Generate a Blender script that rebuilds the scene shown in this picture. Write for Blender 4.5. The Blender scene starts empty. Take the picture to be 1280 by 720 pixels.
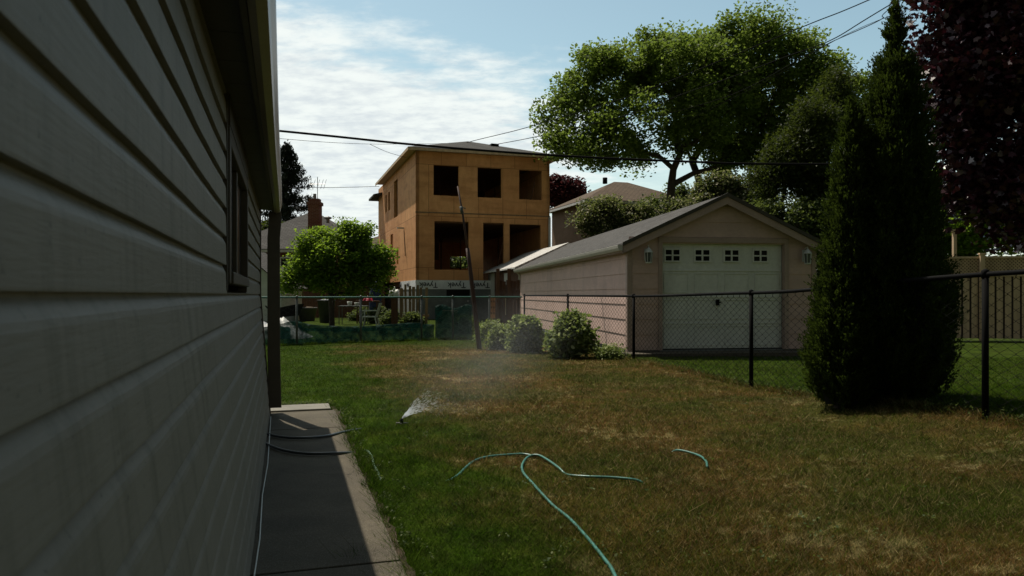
import bpy, math, random
import numpy as np
from mathutils import Vector, Matrix
random.seed(7); rng = np.random.default_rng(7)
S = bpy.context.scene
COL = S.collection
F = 930.0; CH = 1.17; HY = 368.0

def at(px, py, Y):
    return Vector(((px-640)/F*Y, Y, CH-(py-HY)/F*Y))
def sstep(t):
    t = max(0.0, min(1.0, t)); return t*t*(3-2*t)
def gz(x, y):
    return .17*sstep((x-2.8)/1.3)*(1-sstep((y-7)/3))

# ------------------------------------------------------------------ tags
def tag(o, label=None, cat=None, group=None, kind=None):
    if label: o['label'] = label
    if cat: o['category'] = cat
    if group: o['group'] = group
    if kind: o['kind'] = kind
    return o
def thing(name, loc, label, cat, group=None, kind=None):
    o = bpy.data.objects.new(name, None); COL.objects.link(o)
    o.location = loc; o.empty_display_size = .2
    return tag(o, label, cat, group, kind)
def root_loc(p):
    v = Vector((0,0,0))
    while p is not None:
        v = v + Vector(p.location); p = p.parent
    return v
def link_mesh(name, me, mat, parent=None):
    o = bpy.data.objects.new(name, me); COL.objects.link(o)
    if mat: me.materials.append(mat)
    if parent: o.parent = parent
    return o

class MB:
    def __init__(s): s.v = []; s.f = []
    def add(s, vs, fs):
        b = len(s.v); s.v += [tuple(v) for v in vs]; s.f += [tuple(b+i for i in f) for f in fs]
    def quad(s, a, b, c, d): s.add([a,b,c,d], [(0,1,2,3)])
    def poly(s, pts): s.add(pts, [tuple(range(len(pts)))])
    def obox(s, o, u, v, w):
        """box from corner o with edge vectors u, v, w"""
        o, u, v, w = Vector(o), Vector(u), Vector(v), Vector(w)
        P = [o, o+u, o+u+v, o+v, o+w, o+u+w, o+u+v+w, o+v+w]
        s.add(P, [(0,3,2,1),(4,5,6,7),(0,1,5,4),(1,2,6,5),(2,3,7,6),(3,0,4,7)])
    def box(s, x0, x1, y0, y1, z0, z1):
        s.obox((x0,y0,z0), (x1-x0,0,0), (0,y1-y0,0), (0,0,z1-z0))
    def tube(s, pts, r, n=8, cap=True):
        pts = [Vector(p) for p in pts]; m = len(pts)
        if not hasattr(r, '__len__'): r = [r]*m
        rings = []
        up = Vector((.13,.07,1)).normalized()
        for i in range(m):
            t = (pts[min(i+1,m-1)]-pts[max(i-1,0)])
            if t.length < 1e-9: t = Vector((0,0,1))
            t.normalize()
            a = t.cross(up)
            if a.length < 1e-3: a = t.cross(Vector((1,0,0)))
            a.normalize(); b = t.cross(a)
            rings.append([pts[i] + (a*math.cos(2*math.pi*k/n)+b*math.sin(2*math.pi*k/n))*r[i] for k in range(n)])
        vs = [p for R in rings for p in R]; fs = []
        for i in range(m-1):
            for k in range(n):
                k2 = (k+1) % n
                fs.append((i*n+k, i*n+k2, (i+1)*n+k2, (i+1)*n+k))
        if cap:
            fs.append(tuple(range(n-1,-1,-1))); fs.append(tuple((m-1)*n+k for k in range(n)))
        s.add(vs, fs)
    def lathe(s, c, prof, n=20):
        c = Vector(c)
        vs = []; fs = []
        for (r, z) in prof:
            for k in range(n):
                a = 2*math.pi*k/n
                vs.append(c+Vector((r*math.cos(a), r*math.sin(a), z)))
        for i in range(len(prof)-1):
            for k in range(n):
                k2 = (k+1) % n
                fs.append((i*n+k, i*n+k2, (i+1)*n+k2, (i+1)*n+k))
        fs.append(tuple(range(n-1,-1,-1))); fs.append(tuple((len(prof)-1)*n+k for k in range(n)))
        s.add(vs, fs)
    def build(s, name, mat, parent=None, smooth=False, bevel=0):
        L = root_loc(parent)
        me = bpy.data.meshes.new(name)
        me.from_pydata([(v[0]-L.x, v[1]-L.y, v[2]-L.z) for v in s.v], [], s.f)
        if smooth:
            me.polygons.foreach_set('use_smooth', [True]*len(me.polygons))
        me.update()
        o = link_mesh(name, me, mat, parent)
        if bevel:
            m = o.modifiers.new('bevel', 'BEVEL'); m.width = bevel; m.segments = 2; m.limit_method = 'ANGLE'
        return o

def np_mesh(name, V, k, mat, parent=None):
    """V: (N*k,3) vertices, consecutive k-gons"""
    L = root_loc(parent)
    V = V - np.array([L.x, L.y, L.z])
    n = len(V)//k
    me = bpy.data.meshes.new(name)
    me.vertices.add(n*k); me.vertices.foreach_set('co', V.astype(np.float32).ravel())
    me.loops.add(n*k); me.loops.foreach_set('vertex_index', np.arange(n*k, dtype=np.int32))
    me.polygons.add(n); me.polygons.foreach_set('loop_start', np.arange(0, n*k, k, dtype=np.int32))
    me.update(calc_edges=True)
    return link_mesh(name, me, mat, parent)

# ------------------------------------------------------------------ materials
class NT:
    def __init__(s, name):
        s.m = bpy.data.materials.new(name); s.m.use_nodes = True
        s.t = s.m.node_tree; s.t.nodes.clear()
        s.out = s.n('ShaderNodeOutputMaterial')
    def n(s, typ, **kw):
        nd = s.t.nodes.new(typ)
        for k, v in kw.items(): setattr(nd, k, v)
        return nd
    def l(s, a, b): s.t.links.new(a, b)
    def val(s, sock, v):
        if hasattr(v, 'links') or isinstance(v, bpy.types.NodeSocket): s.l(v, sock)
        else: sock.default_value = v
    def math(s, op, a, b=0.0, c=None):
        nd = s.n('ShaderNodeMath', operation=op); s.val(nd.inputs[0], a); s.val(nd.inputs[1], b)
        if c is not None: s.val(nd.inputs[2], c)
        return nd.outputs[0]
    def pos(s, scale=(1,1,1), obj=False, rot=(0,0,0)):
        g = s.n('ShaderNodeTexCoord').outputs['Object'] if obj else s.n('ShaderNodeNewGeometry').outputs['Position']
        mp = s.n('ShaderNodeMapping'); s.l(g, mp.inputs[0]); mp.inputs['Scale'].default_value = scale; mp.inputs['Rotation'].default_value = rot
        return mp.outputs[0]
    def noise(s, vec, scale, detail=4, rough=.55, out=0):
        nd = s.n('ShaderNodeTexNoise'); s.l(vec, nd.inputs['Vector'])
        nd.inputs['Scale'].default_value = scale; nd.inputs['Detail'].default_value = detail; nd.inputs['Roughness'].default_value = rough
        return nd.outputs[out]
    def mr(s, v, a, b, c=0.0, d=1.0, smooth=False):
        nd = s.n('ShaderNodeMapRange')
        if smooth: nd.interpolation_type = 'SMOOTHSTEP'
        s.val(nd.inputs[0], v)
        for i, q in enumerate((a,b,c,d)): nd.inputs[i+1].default_value = q
        return nd.outputs[0]
    def mix(s, f, a, b, mode='MIX'):
        nd = s.n('ShaderNodeMix', data_type='RGBA', blend_type=mode)
        s.val(nd.inputs[0], f)
        for i, q in ((6,a),(7,b)):
            if isinstance(q, tuple): nd.inputs[i].default_value = (*q[:3], 1)
            else: s.l(q, nd.inputs[i])
        return nd.outputs[2]
    def rnd(s): return s.n('ShaderNodeNewGeometry').outputs['Random Per Island']
    def bump(s, h, strength=.3, dist=.01):
        nd = s.n('ShaderNodeBump'); s.l(h, nd.inputs['Height'])
        nd.inputs['Strength'].default_value = strength; nd.inputs['Distance'].default_value = dist
        return nd.outputs[0]
    def bsdf(s, col, rough=.7, metal=0, normal=None, spec=.35):
        p = s.n('ShaderNodeBsdfPrincipled')
        if isinstance(col, tuple): p.inputs['Base Color'].default_value = (*col[:3], 1)
        else: s.l(col, p.inputs['Base Color'])
        s.val(p.inputs['Roughness'], rough)
        p.inputs['Metallic'].default_value = metal
        p.inputs['Specular IOR Level'].default_value = spec
        if normal: s.l(normal, p.inputs['Normal'])
        return p
    def end(s, sh):
        s.l(sh.outputs[0] if not isinstance(sh, bpy.types.NodeSocket) else sh, s.out.inputs[0]); return s.m

def mk(name, col, rough=.7, var=.25, scale=6, bump=.2, metal=0, stretch=(1,1,1), dirt=None, spec=.35, bscale=None):
    t = NT(name); p = t.pos(stretch)
    nz = t.noise(p, scale); nz2 = t.noise(p, scale*7.3, 3)
    dark = tuple(c*(1-var) for c in col); lite = tuple(min(1,c*(1+var)) for c in col)
    c = t.mix(t.mr(nz, .3, .7), dark, lite)
    c = t.mix(t.mr(nz2, .35, .75, 0, .5), c, tuple(x*.75 for x in col))
    if dirt:
        nd = t.noise(t.pos((1.0,1.0,.25)), dirt[1], 5)
        c = t.mix(t.mr(nd, .5, .75, 0, dirt[2]), c, dirt[0])
    b = t.bump(t.noise(p, bscale or scale*12, 3), bump, .01)
    return t.end(t.bsdf(c, rough, metal, b, spec))

def leaf_mat(name, a, b, c=None, trans=.35, rough=.6, nscale=1.2, cprob=.85, spec=.15, tcol=None):
    t = NT(name); r = t.rnd()
    col = t.mix(r, a, b)
    nz = t.noise(t.pos(), nscale, 3)
    col = t.mix(t.mr(nz, .35, .65, 0, .6), col, a)
    if c is not None:
        wn = t.n('ShaderNodeTexWhiteNoise', noise_dimensions='1D'); t.l(r, wn.inputs['W'])
        col = t.mix(t.math('GREATER_THAN', wn.outputs[0], cprob), col, c)
    p = t.bsdf(col, rough, 0, None, spec)
    tr = t.n('ShaderNodeBsdfTranslucent')
    if tcol: t.l(t.mix(.6, col, tcol), tr.inputs[0])
    else: t.l(col, tr.inputs[0])
    mx = t.n('ShaderNodeMixShader'); mx.inputs[0].default_value = trans
    t.l(p.outputs[0], mx.inputs[1]); t.l(tr.outputs[0], mx.inputs[2])
    return t.end(mx)

def lawn_color(t):
    """shared by soil sheet and blades: healthy strip by the path, dry lawn elsewhere"""
    P = t.n('ShaderNodeNewGeometry').outputs['Position']
    sx = t.n('ShaderNodeSeparateXYZ'); t.l(P, sx.inputs[0])
    x, y = sx.outputs[0], sx.outputs[1]
    n1 = t.noise(P, .9, 5, .6); n2 = t.noise(P, 3.2, 5, .65); n3 = t.noise(P, 11, 4, .6)
    v = t.math('ADD', x, t.math('MULTIPLY', t.math('SUBTRACT', y, 3.0), .31))
    v = t.math('SUBTRACT', v, .42)
    v = t.math('ADD', v, t.math('MULTIPLY', t.math('SUBTRACT', n1, .5), 2.2))
    v = t.math('ADD', v, t.math('MULTIPLY', t.math('SUBTRACT', n2, .5), 1.2))
    dry = t.mr(v, -.5, .55, 0, 1, True)
    # beyond fences the lawn is healthy again
    fx = t.math('SUBTRACT', t.math('ADD', x, t.math('MULTIPLY', y, .247)), 5.38)
    out1 = t.mr(t.math('ADD', fx, t.math('MULTIPLY', n2, .35)), .2, .45, 0, 1, True)
    out2 = t.mr(y, 15.5, 18.5, 0, 1, True)
    ok = t.math('MAXIMUM', out1, out2)
    dry = t.math('MULTIPLY', dry, t.math('SUBTRACT', 1.0, t.math('MULTIPLY', ok, .92)))
    green = t.mix(t.mr(n2, .3, .7), (.024,.066,.003), (.078,.130,.008))
    brown = t.mix(t.mr(n2, .35, .68), (.165,.098,.028), (.090,.090,.014))
    brown = t.mix(t.mr(n1, .38, .62, 0, .75), brown, (.190,.090,.028))
    straw = t.mr(t.math('ADD', t.math('MULTIPLY', n3, .5), t.math('MULTIPLY', n1, .5)), .54, .61, 0, .9, True)
    brown = t.mix(straw, brown, (.46,.37,.17))
    olive = t.mr(t.noise(P, .55, 4, .65), .40, .60, 0, .75, True)
    brown = t.mix(olive, brown, (.050,.074,.008))
    res = t.mix(dry, green, brown)
    m1 = t.mr(t.noise(P, 5.5, 5, .7), .32, .68, .48, 1.12); m2 = t.mr(t.noise(P, 1.4, 3, .6), .35, .65, .72, 1.08)
    hv = t.n('ShaderNodeHueSaturation'); t.l(res, hv.inputs['Color']); t.l(t.math('MULTIPLY', m1, m2), hv.inputs['Value'])
    bare = t.mr(t.noise(P, 7.5, 4, .7), .66, .76, 0, .55)
    return t.mix(bare, hv.outputs[0], (.11,.062,.030)), dry

def mat_ground():
    t = NT('lawn_soil'); c, dry = lawn_color(t)
    P = t.pos(); n = t.noise(P, 45, 5, .7)
    c = t.mix(t.mr(n, .35, .65, .0, .75), c, (.018,.014,.008))
    return t.end(t.bsdf(c, .95, 0, t.bump(n, .8, .03), .03))
def mat_blades():
    t = NT('grass_blades'); c, dry = lawn_color(t)
    wn = t.n('ShaderNodeTexWhiteNoise', noise_dimensions='1D'); t.l(t.rnd(), wn.inputs['W'])
    r = wn.outputs[0]
    # a share of every patch is straw, a share is green
    c = t.mix(t.math('MULTIPLY', t.math('GREATER_THAN', r, .80), t.math('MULTIPLY', t.math('ADD', dry, .12), .6)), c, (.26,.20,.095))
    c = t.mix(t.math('MULTIPLY', t.math('LESS_THAN', r, .32), .75), c, (.042,.082,.006))
    hs = t.n('ShaderNodeHueSaturation'); t.l(c, hs.inputs['Color']); t.l(t.mr(t.rnd(), 0, 1, .35, 1.6), hs.inputs['Value'])
    p = t.bsdf(hs.outputs[0], .85, 0, None, .04)
    tr = t.n('ShaderNodeBsdfTranslucent'); t.l(hs.outputs[0], tr.inputs[0])
    mx = t.n('ShaderNodeMixShader'); mx.inputs[0].default_value = .45
    t.l(p.outputs[0], mx.inputs[1]); t.l(tr.outputs[0], mx.inputs[2])
    return t.end(mx)

def mat_siding():
    t = NT('vinyl_siding')
    # rotate so that x runs along the wall
    p = t.pos((1,1,1), rot=(0,0,0))
    g = t.n('ShaderNodeVectorRotate', rotation_type='Z_AXIS'); t.l(t.n('ShaderNodeNewGeometry').outputs['Position'], g.inputs['Vector'])
    g.inputs['Angle'].default_value = -math.atan2(.956, -.292)
    mp = t.n('ShaderNodeMapping'); t.l(g.outputs[0], mp.inputs[0]); mp.inputs['Scale'].default_value = (5, 5, 60)
    grain = t.noise(mp.outputs[0], 1.6, 5, .65)
    mp2 = t.n('ShaderNodeMapping'); t.l(g.outputs[0], mp2.inputs[0]); mp2.inputs['Scale'].default_value = (9, 9, .9)
    streak = t.noise(mp2.outputs[0], 1.7, 5, .7)
    blot = t.noise(t.pos(), 2.2, 4)
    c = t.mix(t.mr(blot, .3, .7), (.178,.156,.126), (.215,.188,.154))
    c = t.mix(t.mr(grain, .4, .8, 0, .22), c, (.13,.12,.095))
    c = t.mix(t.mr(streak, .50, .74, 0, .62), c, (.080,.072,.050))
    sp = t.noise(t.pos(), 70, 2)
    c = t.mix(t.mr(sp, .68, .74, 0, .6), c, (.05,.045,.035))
    return t.end(t.bsdf(c, .62, 0, t.bump(grain, .35, .004), .3))

def mat_osb():
    t = NT('plywood_sheathing')
    tc = t.n('ShaderNodeAttribute', attribute_name='wall_uv').outputs['Vector']
    br = t.n('ShaderNodeTexBrick'); t.l(tc, br.inputs['Vector'])
    br.inputs['Color1'].default_value = (.66,.32,.135,1); br.inputs['Color2'].default_value = (.80,.42,.19,1); br.inputs['Mortar'].default_value = (.26,.11,.045,1)
    br.inputs['Scale'].default_value = 1; br.inputs['Brick Width'].default_value = 1.22; br.inputs['Row Height'].default_value = 2.44
    br.inputs['Mortar Size'].default_value = .012; br.inputs['Bias'].default_value = 0; br.offset = 0.5
    n = t.noise(t.pos((1,1,.5)), 3, 6, .7); n2 = t.noise(t.pos(), 28, 3)
    n4 = t.noise(t.pos((.6,.6,2.5)), 1.1, 4, .6)
    c = t.mix(t.mr(n, .35, .7, 0, .5), br.outputs[0], (.42,.17,.055))
    c = t.mix(t.mr(n4, .5, .72, 0, .45), c, (.34,.13,.045))
    c = t.mix(t.mr(n2, .5, .8, 0, .4), c, (.66,.38,.17))
    return t.end(t.bsdf(c, .8, 0, t.bump(n2, .2, .01), .2))

def mat_brick(name, a, b, mortar, bw=.23, bh=.075):
    t = NT(name)
    P = t.n('ShaderNodeNewGeometry').outputs['Position']; sp = t.n('ShaderNodeSeparateXYZ'); t.l(P, sp.inputs[0])
    cb = t.n('ShaderNodeCombineXYZ'); t.l(t.math('ADD', sp.outputs[0], sp.outputs[1]), cb.inputs[0]); t.l(sp.outputs[2], cb.inputs[1])
    br = t.n('ShaderNodeTexBrick'); t.l(cb.outputs[0], br.inputs['Vector'])
    br.inputs['Color1'].default_value = (*a,1); br.inputs['Color2'].default_value = (*b,1); br.inputs['Mortar'].default_value = (*mortar,1)
    br.inputs['Scale'].default_value = 1; br.inputs['Brick Width'].default_value = bw; br.inputs['Row Height'].default_value = bh; br.inputs['Mortar Size'].default_value = .008
    n = t.noise(t.pos(), 1.5, 5)
    c = t.mix(t.mr(n, .35, .7, 0, .4), br.outputs[0], tuple(x*.6 for x in a))
    return t.end(t.bsdf(c, .9, 0, t.bump(br.outputs[1], -.3, .01), .15))

def mat_shingle(name, a, b, row=.14):
    t = NT(name)
    tc = t.n('ShaderNodeAttribute', attribute_name='wall_uv').outputs['Vector']
    br = t.n('ShaderNodeTexBrick'); t.l(tc, br.inputs['Vector'])
    br.inputs['Color1'].default_value = (*a,1); br.inputs['Color2'].default_value = (*b,1)
    br.inputs['Mortar'].default_value = (*tuple(x*.45 for x in a),1)
    br.inputs['Scale'].default_value = 1; br.inputs['Brick Width'].default_value = .3; br.inputs['Row Height'].default_value = row
    br.inputs['Mortar Size'].default_value = .022
    n = t.noise(t.pos(), 1.2, 5); n2 = t.noise(t.pos(), 60, 2)
    c = t.mix(t.mr(n, .35, .7, 0, .5), br.outputs[0], tuple(x*.65 for x in a))
    c = t.mix(t.mr(n2, .4, .7, 0, .4), c, tuple(min(1, x*1.5) for x in b))
    return t.end(t.bsdf(c, .95, 0, t.bump(n2, .5, .01), .2))

def mat_concrete():
    t = NT('old_concrete'); P = t.pos()
    n = t.noise(P, 2.2, 6, .65); n2 = t.noise(P, 55, 4, .7); vo = t.n('ShaderNodeTexVoronoi'); t.l(P, vo.inputs['Vector']); vo.inputs['Scale'].default_value = 130
    c = t.mix(t.mr(n, .3, .7), (.055,.046,.032), (.120,.100,.068))
    c = t.mix(t.mr(n2, .42, .66, 0, .75), c, (.07,.060,.045))
    c = t.mix(t.mr(vo.outputs[0], 0, .35, .55, 0), c, (.33,.30,.24))
    cr = t.n('ShaderNodeTexVoronoi', feature='DISTANCE_TO_EDGE'); cr.inputs['Scale'].default_value = 1.15
    wv = t.n('ShaderNodeVectorMath', operation='ADD'); t.l(P, wv.inputs[0]); sc_ = t.n('ShaderNodeVectorMath', operation='SCALE'); t.l(t.noise(P, 4, 4, .6, 1), sc_.inputs[0]); sc_.inputs['Scale'].default_value = .35; t.l(sc_.outputs[0], wv.inputs[1]); t.l(wv.outputs[0], cr.inputs['Vector'])
    c = t.mix(t.math('MULTIPLY', t.mr(cr.outputs[0], .0, .007, .9, 0), t.mr(t.noise(P, .8, 2), .45, .55)), c, (.02,.017,.012))
    return t.end(t.bsdf(c, .9, 0, t.bump(n2, .5, .008), .2))

M = {}
M['ground'] = mat_ground(); M['blades'] = mat_blades(); M['siding'] = mat_siding(); M['osb'] = mat_osb()
M['concrete'] = mat_concrete()
M['concrete_pale'] = mk('pale_concrete', (.20,.185,.155), .9, .2, 5, .3)
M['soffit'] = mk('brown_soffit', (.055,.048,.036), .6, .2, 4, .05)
M['fascia'] = mk('tan_trim', (.20,.165,.105), .35, .15, 4, .05, spec=.5)
M['downspout'] = mk('downspout_paint', (.075,.062,.048), .5, .2, 4, .05)
M['casing'] = mk('brown_casing', (.060,.048,.036), .55, .2, 4, .1)
M['glass'] = mk('dark_glass', (.006,.007,.007), .3, .1, 4, .0, spec=.12)
M['roof_grey'] = mat_shingle('grey_shingles', (.060,.056,.053), (.105,.100,.095))
M['roof_dark'] = mat_shingle('dark_shingles', (.050,.048,.045), (.085,.080,.074), .2)
M['roof_pale'] = mat_shingle('pale_shingles', (.50,.48,.45), (.68,.65,.62))
M['roof_brown'] = mat_shingle('brown_shingles', (.095,.066,.045), (.14,.10,.068), .2)
M['garage_wall'] = mk('pinkish_siding', (.58,.41,.355), .75, .10, 1.5, .08, stretch=(1,1,2), dirt=((.16,.12,.10), 1.2, .35))
M['garage_trim'] = mk('garage_trim', (.40,.295,.25), .6, .1, 3, .05)
M['door_white'] = mk('garage_door_paint', (.70,.71,.66), .5, .06, 2, .04, dirt=((.18,.19,.16), 1.5, .35))
M['white_paint'] = mk('white_paint', (.62,.62,.58), .5, .08, 3, .05, dirt=((.35,.33,.28), 3, .3))
M['gutter_white'] = mk('pale_gutter', (.52,.49,.44), .4, .1, 3, .05)
M['black_metal'] = mk('black_coated_steel', (.005,.005,.005), .8, .2, 8, .05, spec=.08)
M['galv'] = mk('dull_galvanised', (.10,.11,.10), .5, .25, 8, .1, metal=.3)
M['green_rail'] = mk('green_rail', (.045,.14,.11), .45, .3, 6, .1)
M['netting'] = None
M['hose'] = mk('teal_hose', (.035,.16,.12), .35, .25, 9, .1, spec=.6)
M['hose_pale'] = mk('faded_green_hose', (.13,.22,.14), .4, .2, 9, .1, spec=.6)
M['hose_dark'] = mk('dark_hose', (.035,.040,.042), .3, .3, 9, .1, spec=.7)
M['brass'] = mk('brass', (.45,.33,.12), .4, .2, 9, .1, metal=.9)
M['bark'] = mk('bark', (.055,.042,.03), .95, .4, 7, .8, stretch=(1,1,.25))
M['rust'] = mk('rusty_brown_pole', (.060,.030,.022), .7, .35, 5, .3)
M['wood_old'] = mk('weathered_planks', (.24,.165,.09), .85, .35, 2.5, .3, stretch=(3,3,.4))
M['wood_brown'] = mk('brown_stained_boards', (.105,.048,.026), .85, .3, 2.5, .3, stretch=(3,3,.4))
M['wood_fence'] = mk('tan_fence_boards', (.58,.42,.27), .85, .22, 2.5, .3, stretch=(3,3,.4))
M['wood_gap'] = mk('fence_gap_shade', (.05,.035,.024), .9, .2, 3, .2)  # shade between the fence boards, put into the colour
M['red_brick'] = mat_brick('red_brick', (.15,.045,.03), (.22,.07,.045), (.25,.2,.16))
M['tan_brick'] = mat_brick('tan_brick', (.19,.115,.07), (.23,.14,.09), (.2,.16,.13))
M['orange_block'] = mat_brick('orange_block', (.48,.22,.11), (.55,.27,.14), (.2,.11,.07), .3, .19)
M['wrap'] = mk('house_wrap', (.78,.78,.78), .5, .12, 3, .3)
M['ink'] = mk('wrap_ink', (.02,.022,.03), .6, .1, 3, 0)
M['foundation'] = mk('foundation_block', (.17,.18,.17), .9, .25, 2, .3)
M['interior'] = mk('raw_interior_wood', (.16,.085,.045), .9, .3, 2, .3)
M['plastic_white'] = mk('chair_plastic', (.50,.54,.42), .45, .08, 3, .02)
M['tarp'] = mk('grey_tarp', (.30,.31,.32), .5, .35, 4, .5)
M['tarp_dark'] = mk('dark_tarp', (.05,.055,.06), .5, .35, 4, .5)
M['blue_cloth'] = mk('blue_cloth', (.02,.035,.10), .8, .3, 5, .4)
M['red_plastic'] = mk('red_plastic', (.42,.02,.05), .45, .15, 5, .1)
M['pot'] = mk('grey_pot', (.14,.14,.13), .7, .2, 5, .1)
M['stone'] = mk('edging_stone', (.42,.38,.33), .9, .25, 9, .5)
M['cable'] = mk('cable_rubber', (.010,.010,.010), .9, .1, 3, 0, spec=.05)
M['white_cable'] = mk('white_cable', (.55,.55,.50), .5, .1, 3, 0)
M['steel'] = mk('antenna_aluminium', (.22,.22,.22), .4, .2, 3, 0, metal=.6)
M['soil'] = mk('brown_edge_soil', (.060,.040,.022), .95, .4, 12, .9)
M['lamp_grey'] = mk('lantern_paint', (.60,.62,.60), .5, .1, 5, .02)

t = NT('green_netting'); P = t.pos(); n = t.noise(P, 3, 5)
c = t.mix(n, (.004,.022,.018), (.009,.055,.040)); p = t.bsdf(c, .7, 0, t.bump(t.noise(P, 9, 4), .6, .03), .3)
tr = t.n('ShaderNodeBsdfTranslucent'); t.l(c, tr.inputs[0]); mx = t.n('ShaderNodeMixShader'); mx.inputs[0].default_value = .35
t.l(p.outputs[0], mx.inputs[1]); t.l(tr.outputs[0], mx.inputs[2]); 
tpn = t.n('ShaderNodeBsdfTransparent'); vo = t.n('ShaderNodeTexNoise'); t.l(P, vo.inputs['Vector']); vo.inputs['Scale'].default_value = 6
mx2 = t.n('ShaderNodeMixShader'); t.l(t.mr(vo.outputs[0], .35, .7, .12, .5), mx2.inputs[0]); t.l(mx.outputs[0], mx2.inputs[1]); t.l(tpn.outputs[0], mx2.inputs[2]); M['netting'] = t.end(mx2)

t = NT('lantern_glass'); p = t.bsdf((.10,.11,.10), .15, 0, None, .4); M['lamp_glass'] = t.end(p)

t = NT('water_drops'); p = t.bsdf((.85,.88,.92), .25, 0, None, .6)
tr = t.n('ShaderNodeBsdfTranslucent'); tr.inputs[0].default_value = (.9,.93,.97,1); tp = t.n('ShaderNodeBsdfTransparent')
m1 = t.n('ShaderNodeMixShader'); m1.inputs[0].default_value = .6; t.l(p.outputs[0], m1.inputs[1]); t.l(tr.outputs[0], m1.inputs[2])
m2 = t.n('ShaderNodeMixShader'); m2.inputs[0].default_value = .45; t.l(m1.outputs[0], m2.inputs[1]); t.l(tp.outputs[0], m2.inputs[2])
M['water'] = t.end(m2)
MIST = .22
t = NT('water_mist'); v = t.n('ShaderNodeVolumePrincipled'); v.inputs['Color'].default_value = (.95,.95,.93,1)
v.inputs['Anisotropy'].default_value = .5
P = t.pos((1,1,1), obj=True); nz = t.noise(P, 1.8, 4)
ln = t.n('ShaderNodeVectorMath', operation='LENGTH'); t.l(P, ln.inputs[0])
fall = t.math('POWER', t.mr(ln.outputs['Value'], .0, .97, 1, 0), 1.5)
t.l(t.math('MULTIPLY', t.math('MULTIPLY', fall, t.mr(nz, .3, .7, .3, 1)), MIST), v.inputs['Density'])
t.l(v.outputs[0], t.out.inputs['Volume']); M['mist'] = t.m

M['leaf_big'] = leaf_mat('big_tree_leaves', (.085,.130,.020), (.155,.215,.034), (.20,.26,.05), .5, nscale=.5, tcol=(.22,.31,.045))
M['leaf_small'] = leaf_mat('fruit_tree_leaves', (.090,.165,.014), (.150,.235,.022), (.20,.30,.05), .58, nscale=1, tcol=(.26,.38,.03))
M['leaf_bush'] = leaf_mat('shrub_leaves', (.085,.125,.028), (.185,.230,.065), (.50,.54,.28), .42, nscale=3, cprob=.82, tcol=(.24,.30,.06))
M['leaf_blossom'] = leaf_mat('blossoming_leaves', (.045,.065,.02), (.09,.11,.035), (.42,.38,.26), .42, nscale=2, cprob=.78, tcol=(.22,.26,.06))
M['leaf_dark'] = leaf_mat('dark_leaves', (.022,.036,.007), (.045,.062,.010), (.07,.085,.015), .40, nscale=.9, tcol=(.09,.12,.015))
M['leaf_mid'] = leaf_mat('mid_green_leaves', (.035,.060,.014), (.070,.100,.024), (.15,.17,.07), .42, nscale=.9, tcol=(.17,.22,.04))
M['leaf_conifer'] = leaf_mat('spruce_needles', (.010,.016,.008), (.022,.030,.012), None, .1)
M['leaf_cedar'] = leaf_mat('cedar_sprays', (.013,.023,.004), (.030,.046,.006), (.050,.075,.012), .34, nscale=2, spec=.05, tcol=(.075,.11,.014))
M['leaf_maple'] = leaf_mat('purple_maple_leaves', (.030,.008,.013), (.058,.014,.022), (.12,.09,.11), .14, .3, nscale=1.5, spec=.5, cprob=.9, tcol=(.065,.008,.016))  # the pale lilac-grey share of leaves is painted sheen
M['leaf_red'] = leaf_mat('plum_leaves', (.06,.014,.016), (.10,.03,.03), None, .3)
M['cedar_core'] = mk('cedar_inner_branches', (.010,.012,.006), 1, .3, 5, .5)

# ------------------------------------------------------------------ ground
def ground():
    xs = sorted(set([-400,-200,-100,-60,-40,-30,-24,-20,-16] + [round(-12+.4*i,3) for i in range(72)] + [17,20,24,30,40,60,100,200,400]))
    ys = sorted(set([-200,-80,-40,-20,-10,-5,-2,0] + [round(1+.4*i,3) for i in range(60)] + [26,30,36,45,60,90,150,300,600]))
    vs = [(x,y,gz(x,y)+ (0.012*math.sin(x*1.7+y*.6)*math.cos(y*1.3) if 1<y<24 else 0)-.006) for y in ys for x in xs]
    nx = len(xs); fs = [(j*nx+i, j*nx+i+1, (j+1)*nx+i+1, (j+1)*nx+i) for j in range(len(ys)-1) for i in range(nx-1)]
    m = MB(); m.add(vs, fs); o = m.build('lawn', M['ground'], smooth=True); tag(o, kind='structure')
ground()

# house frame
U = Vector((-.292,.956,0)); N = Vector((.956,.292,0)); O = Vector((-.251,0,0)); SE = 7.48; SB = -6.0
def hp(s, out, z): return O + U*s + N*out + Vector((0,0,z))

def path():
    # slab strip beside the wall; wall base is at out=+.09
    segs = [(SB, 3.15), (3.165, 6.55), (6.565, 7.55)]
    m = MB()
    for a, b in segs:
        m.obox(hp(a,.02,-.10), U*(b-a), N*.70, Vector((0,0,.118)))
    o = m.build('path', M['concrete'], bevel=.006); tag(o, kind='structure')
    m = MB(); m.obox(hp(7.56,.02,-.10), U*.36, N*.66, Vector((0,0,.135)))
    tag(m.build('path_end_slab', M['concrete_pale'], bevel=.008), kind='structure')
    # worn soil verge
    vs=[]; n=160
    for i in range(n+1):
        s = SB+(7.9-SB)*i/n; w = .012+.03*rng.random()**2
        vs.append(hp(s,.70,.006)); vs.append(hp(s,.73+w,.010))
    m = MB(); m.add(vs, [(2*i,2*i+1,2*i+3,2*i+2) for i in range(n)])
    tag(m.build('soil_verge', M['soil']), kind='structure')
path()

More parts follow.
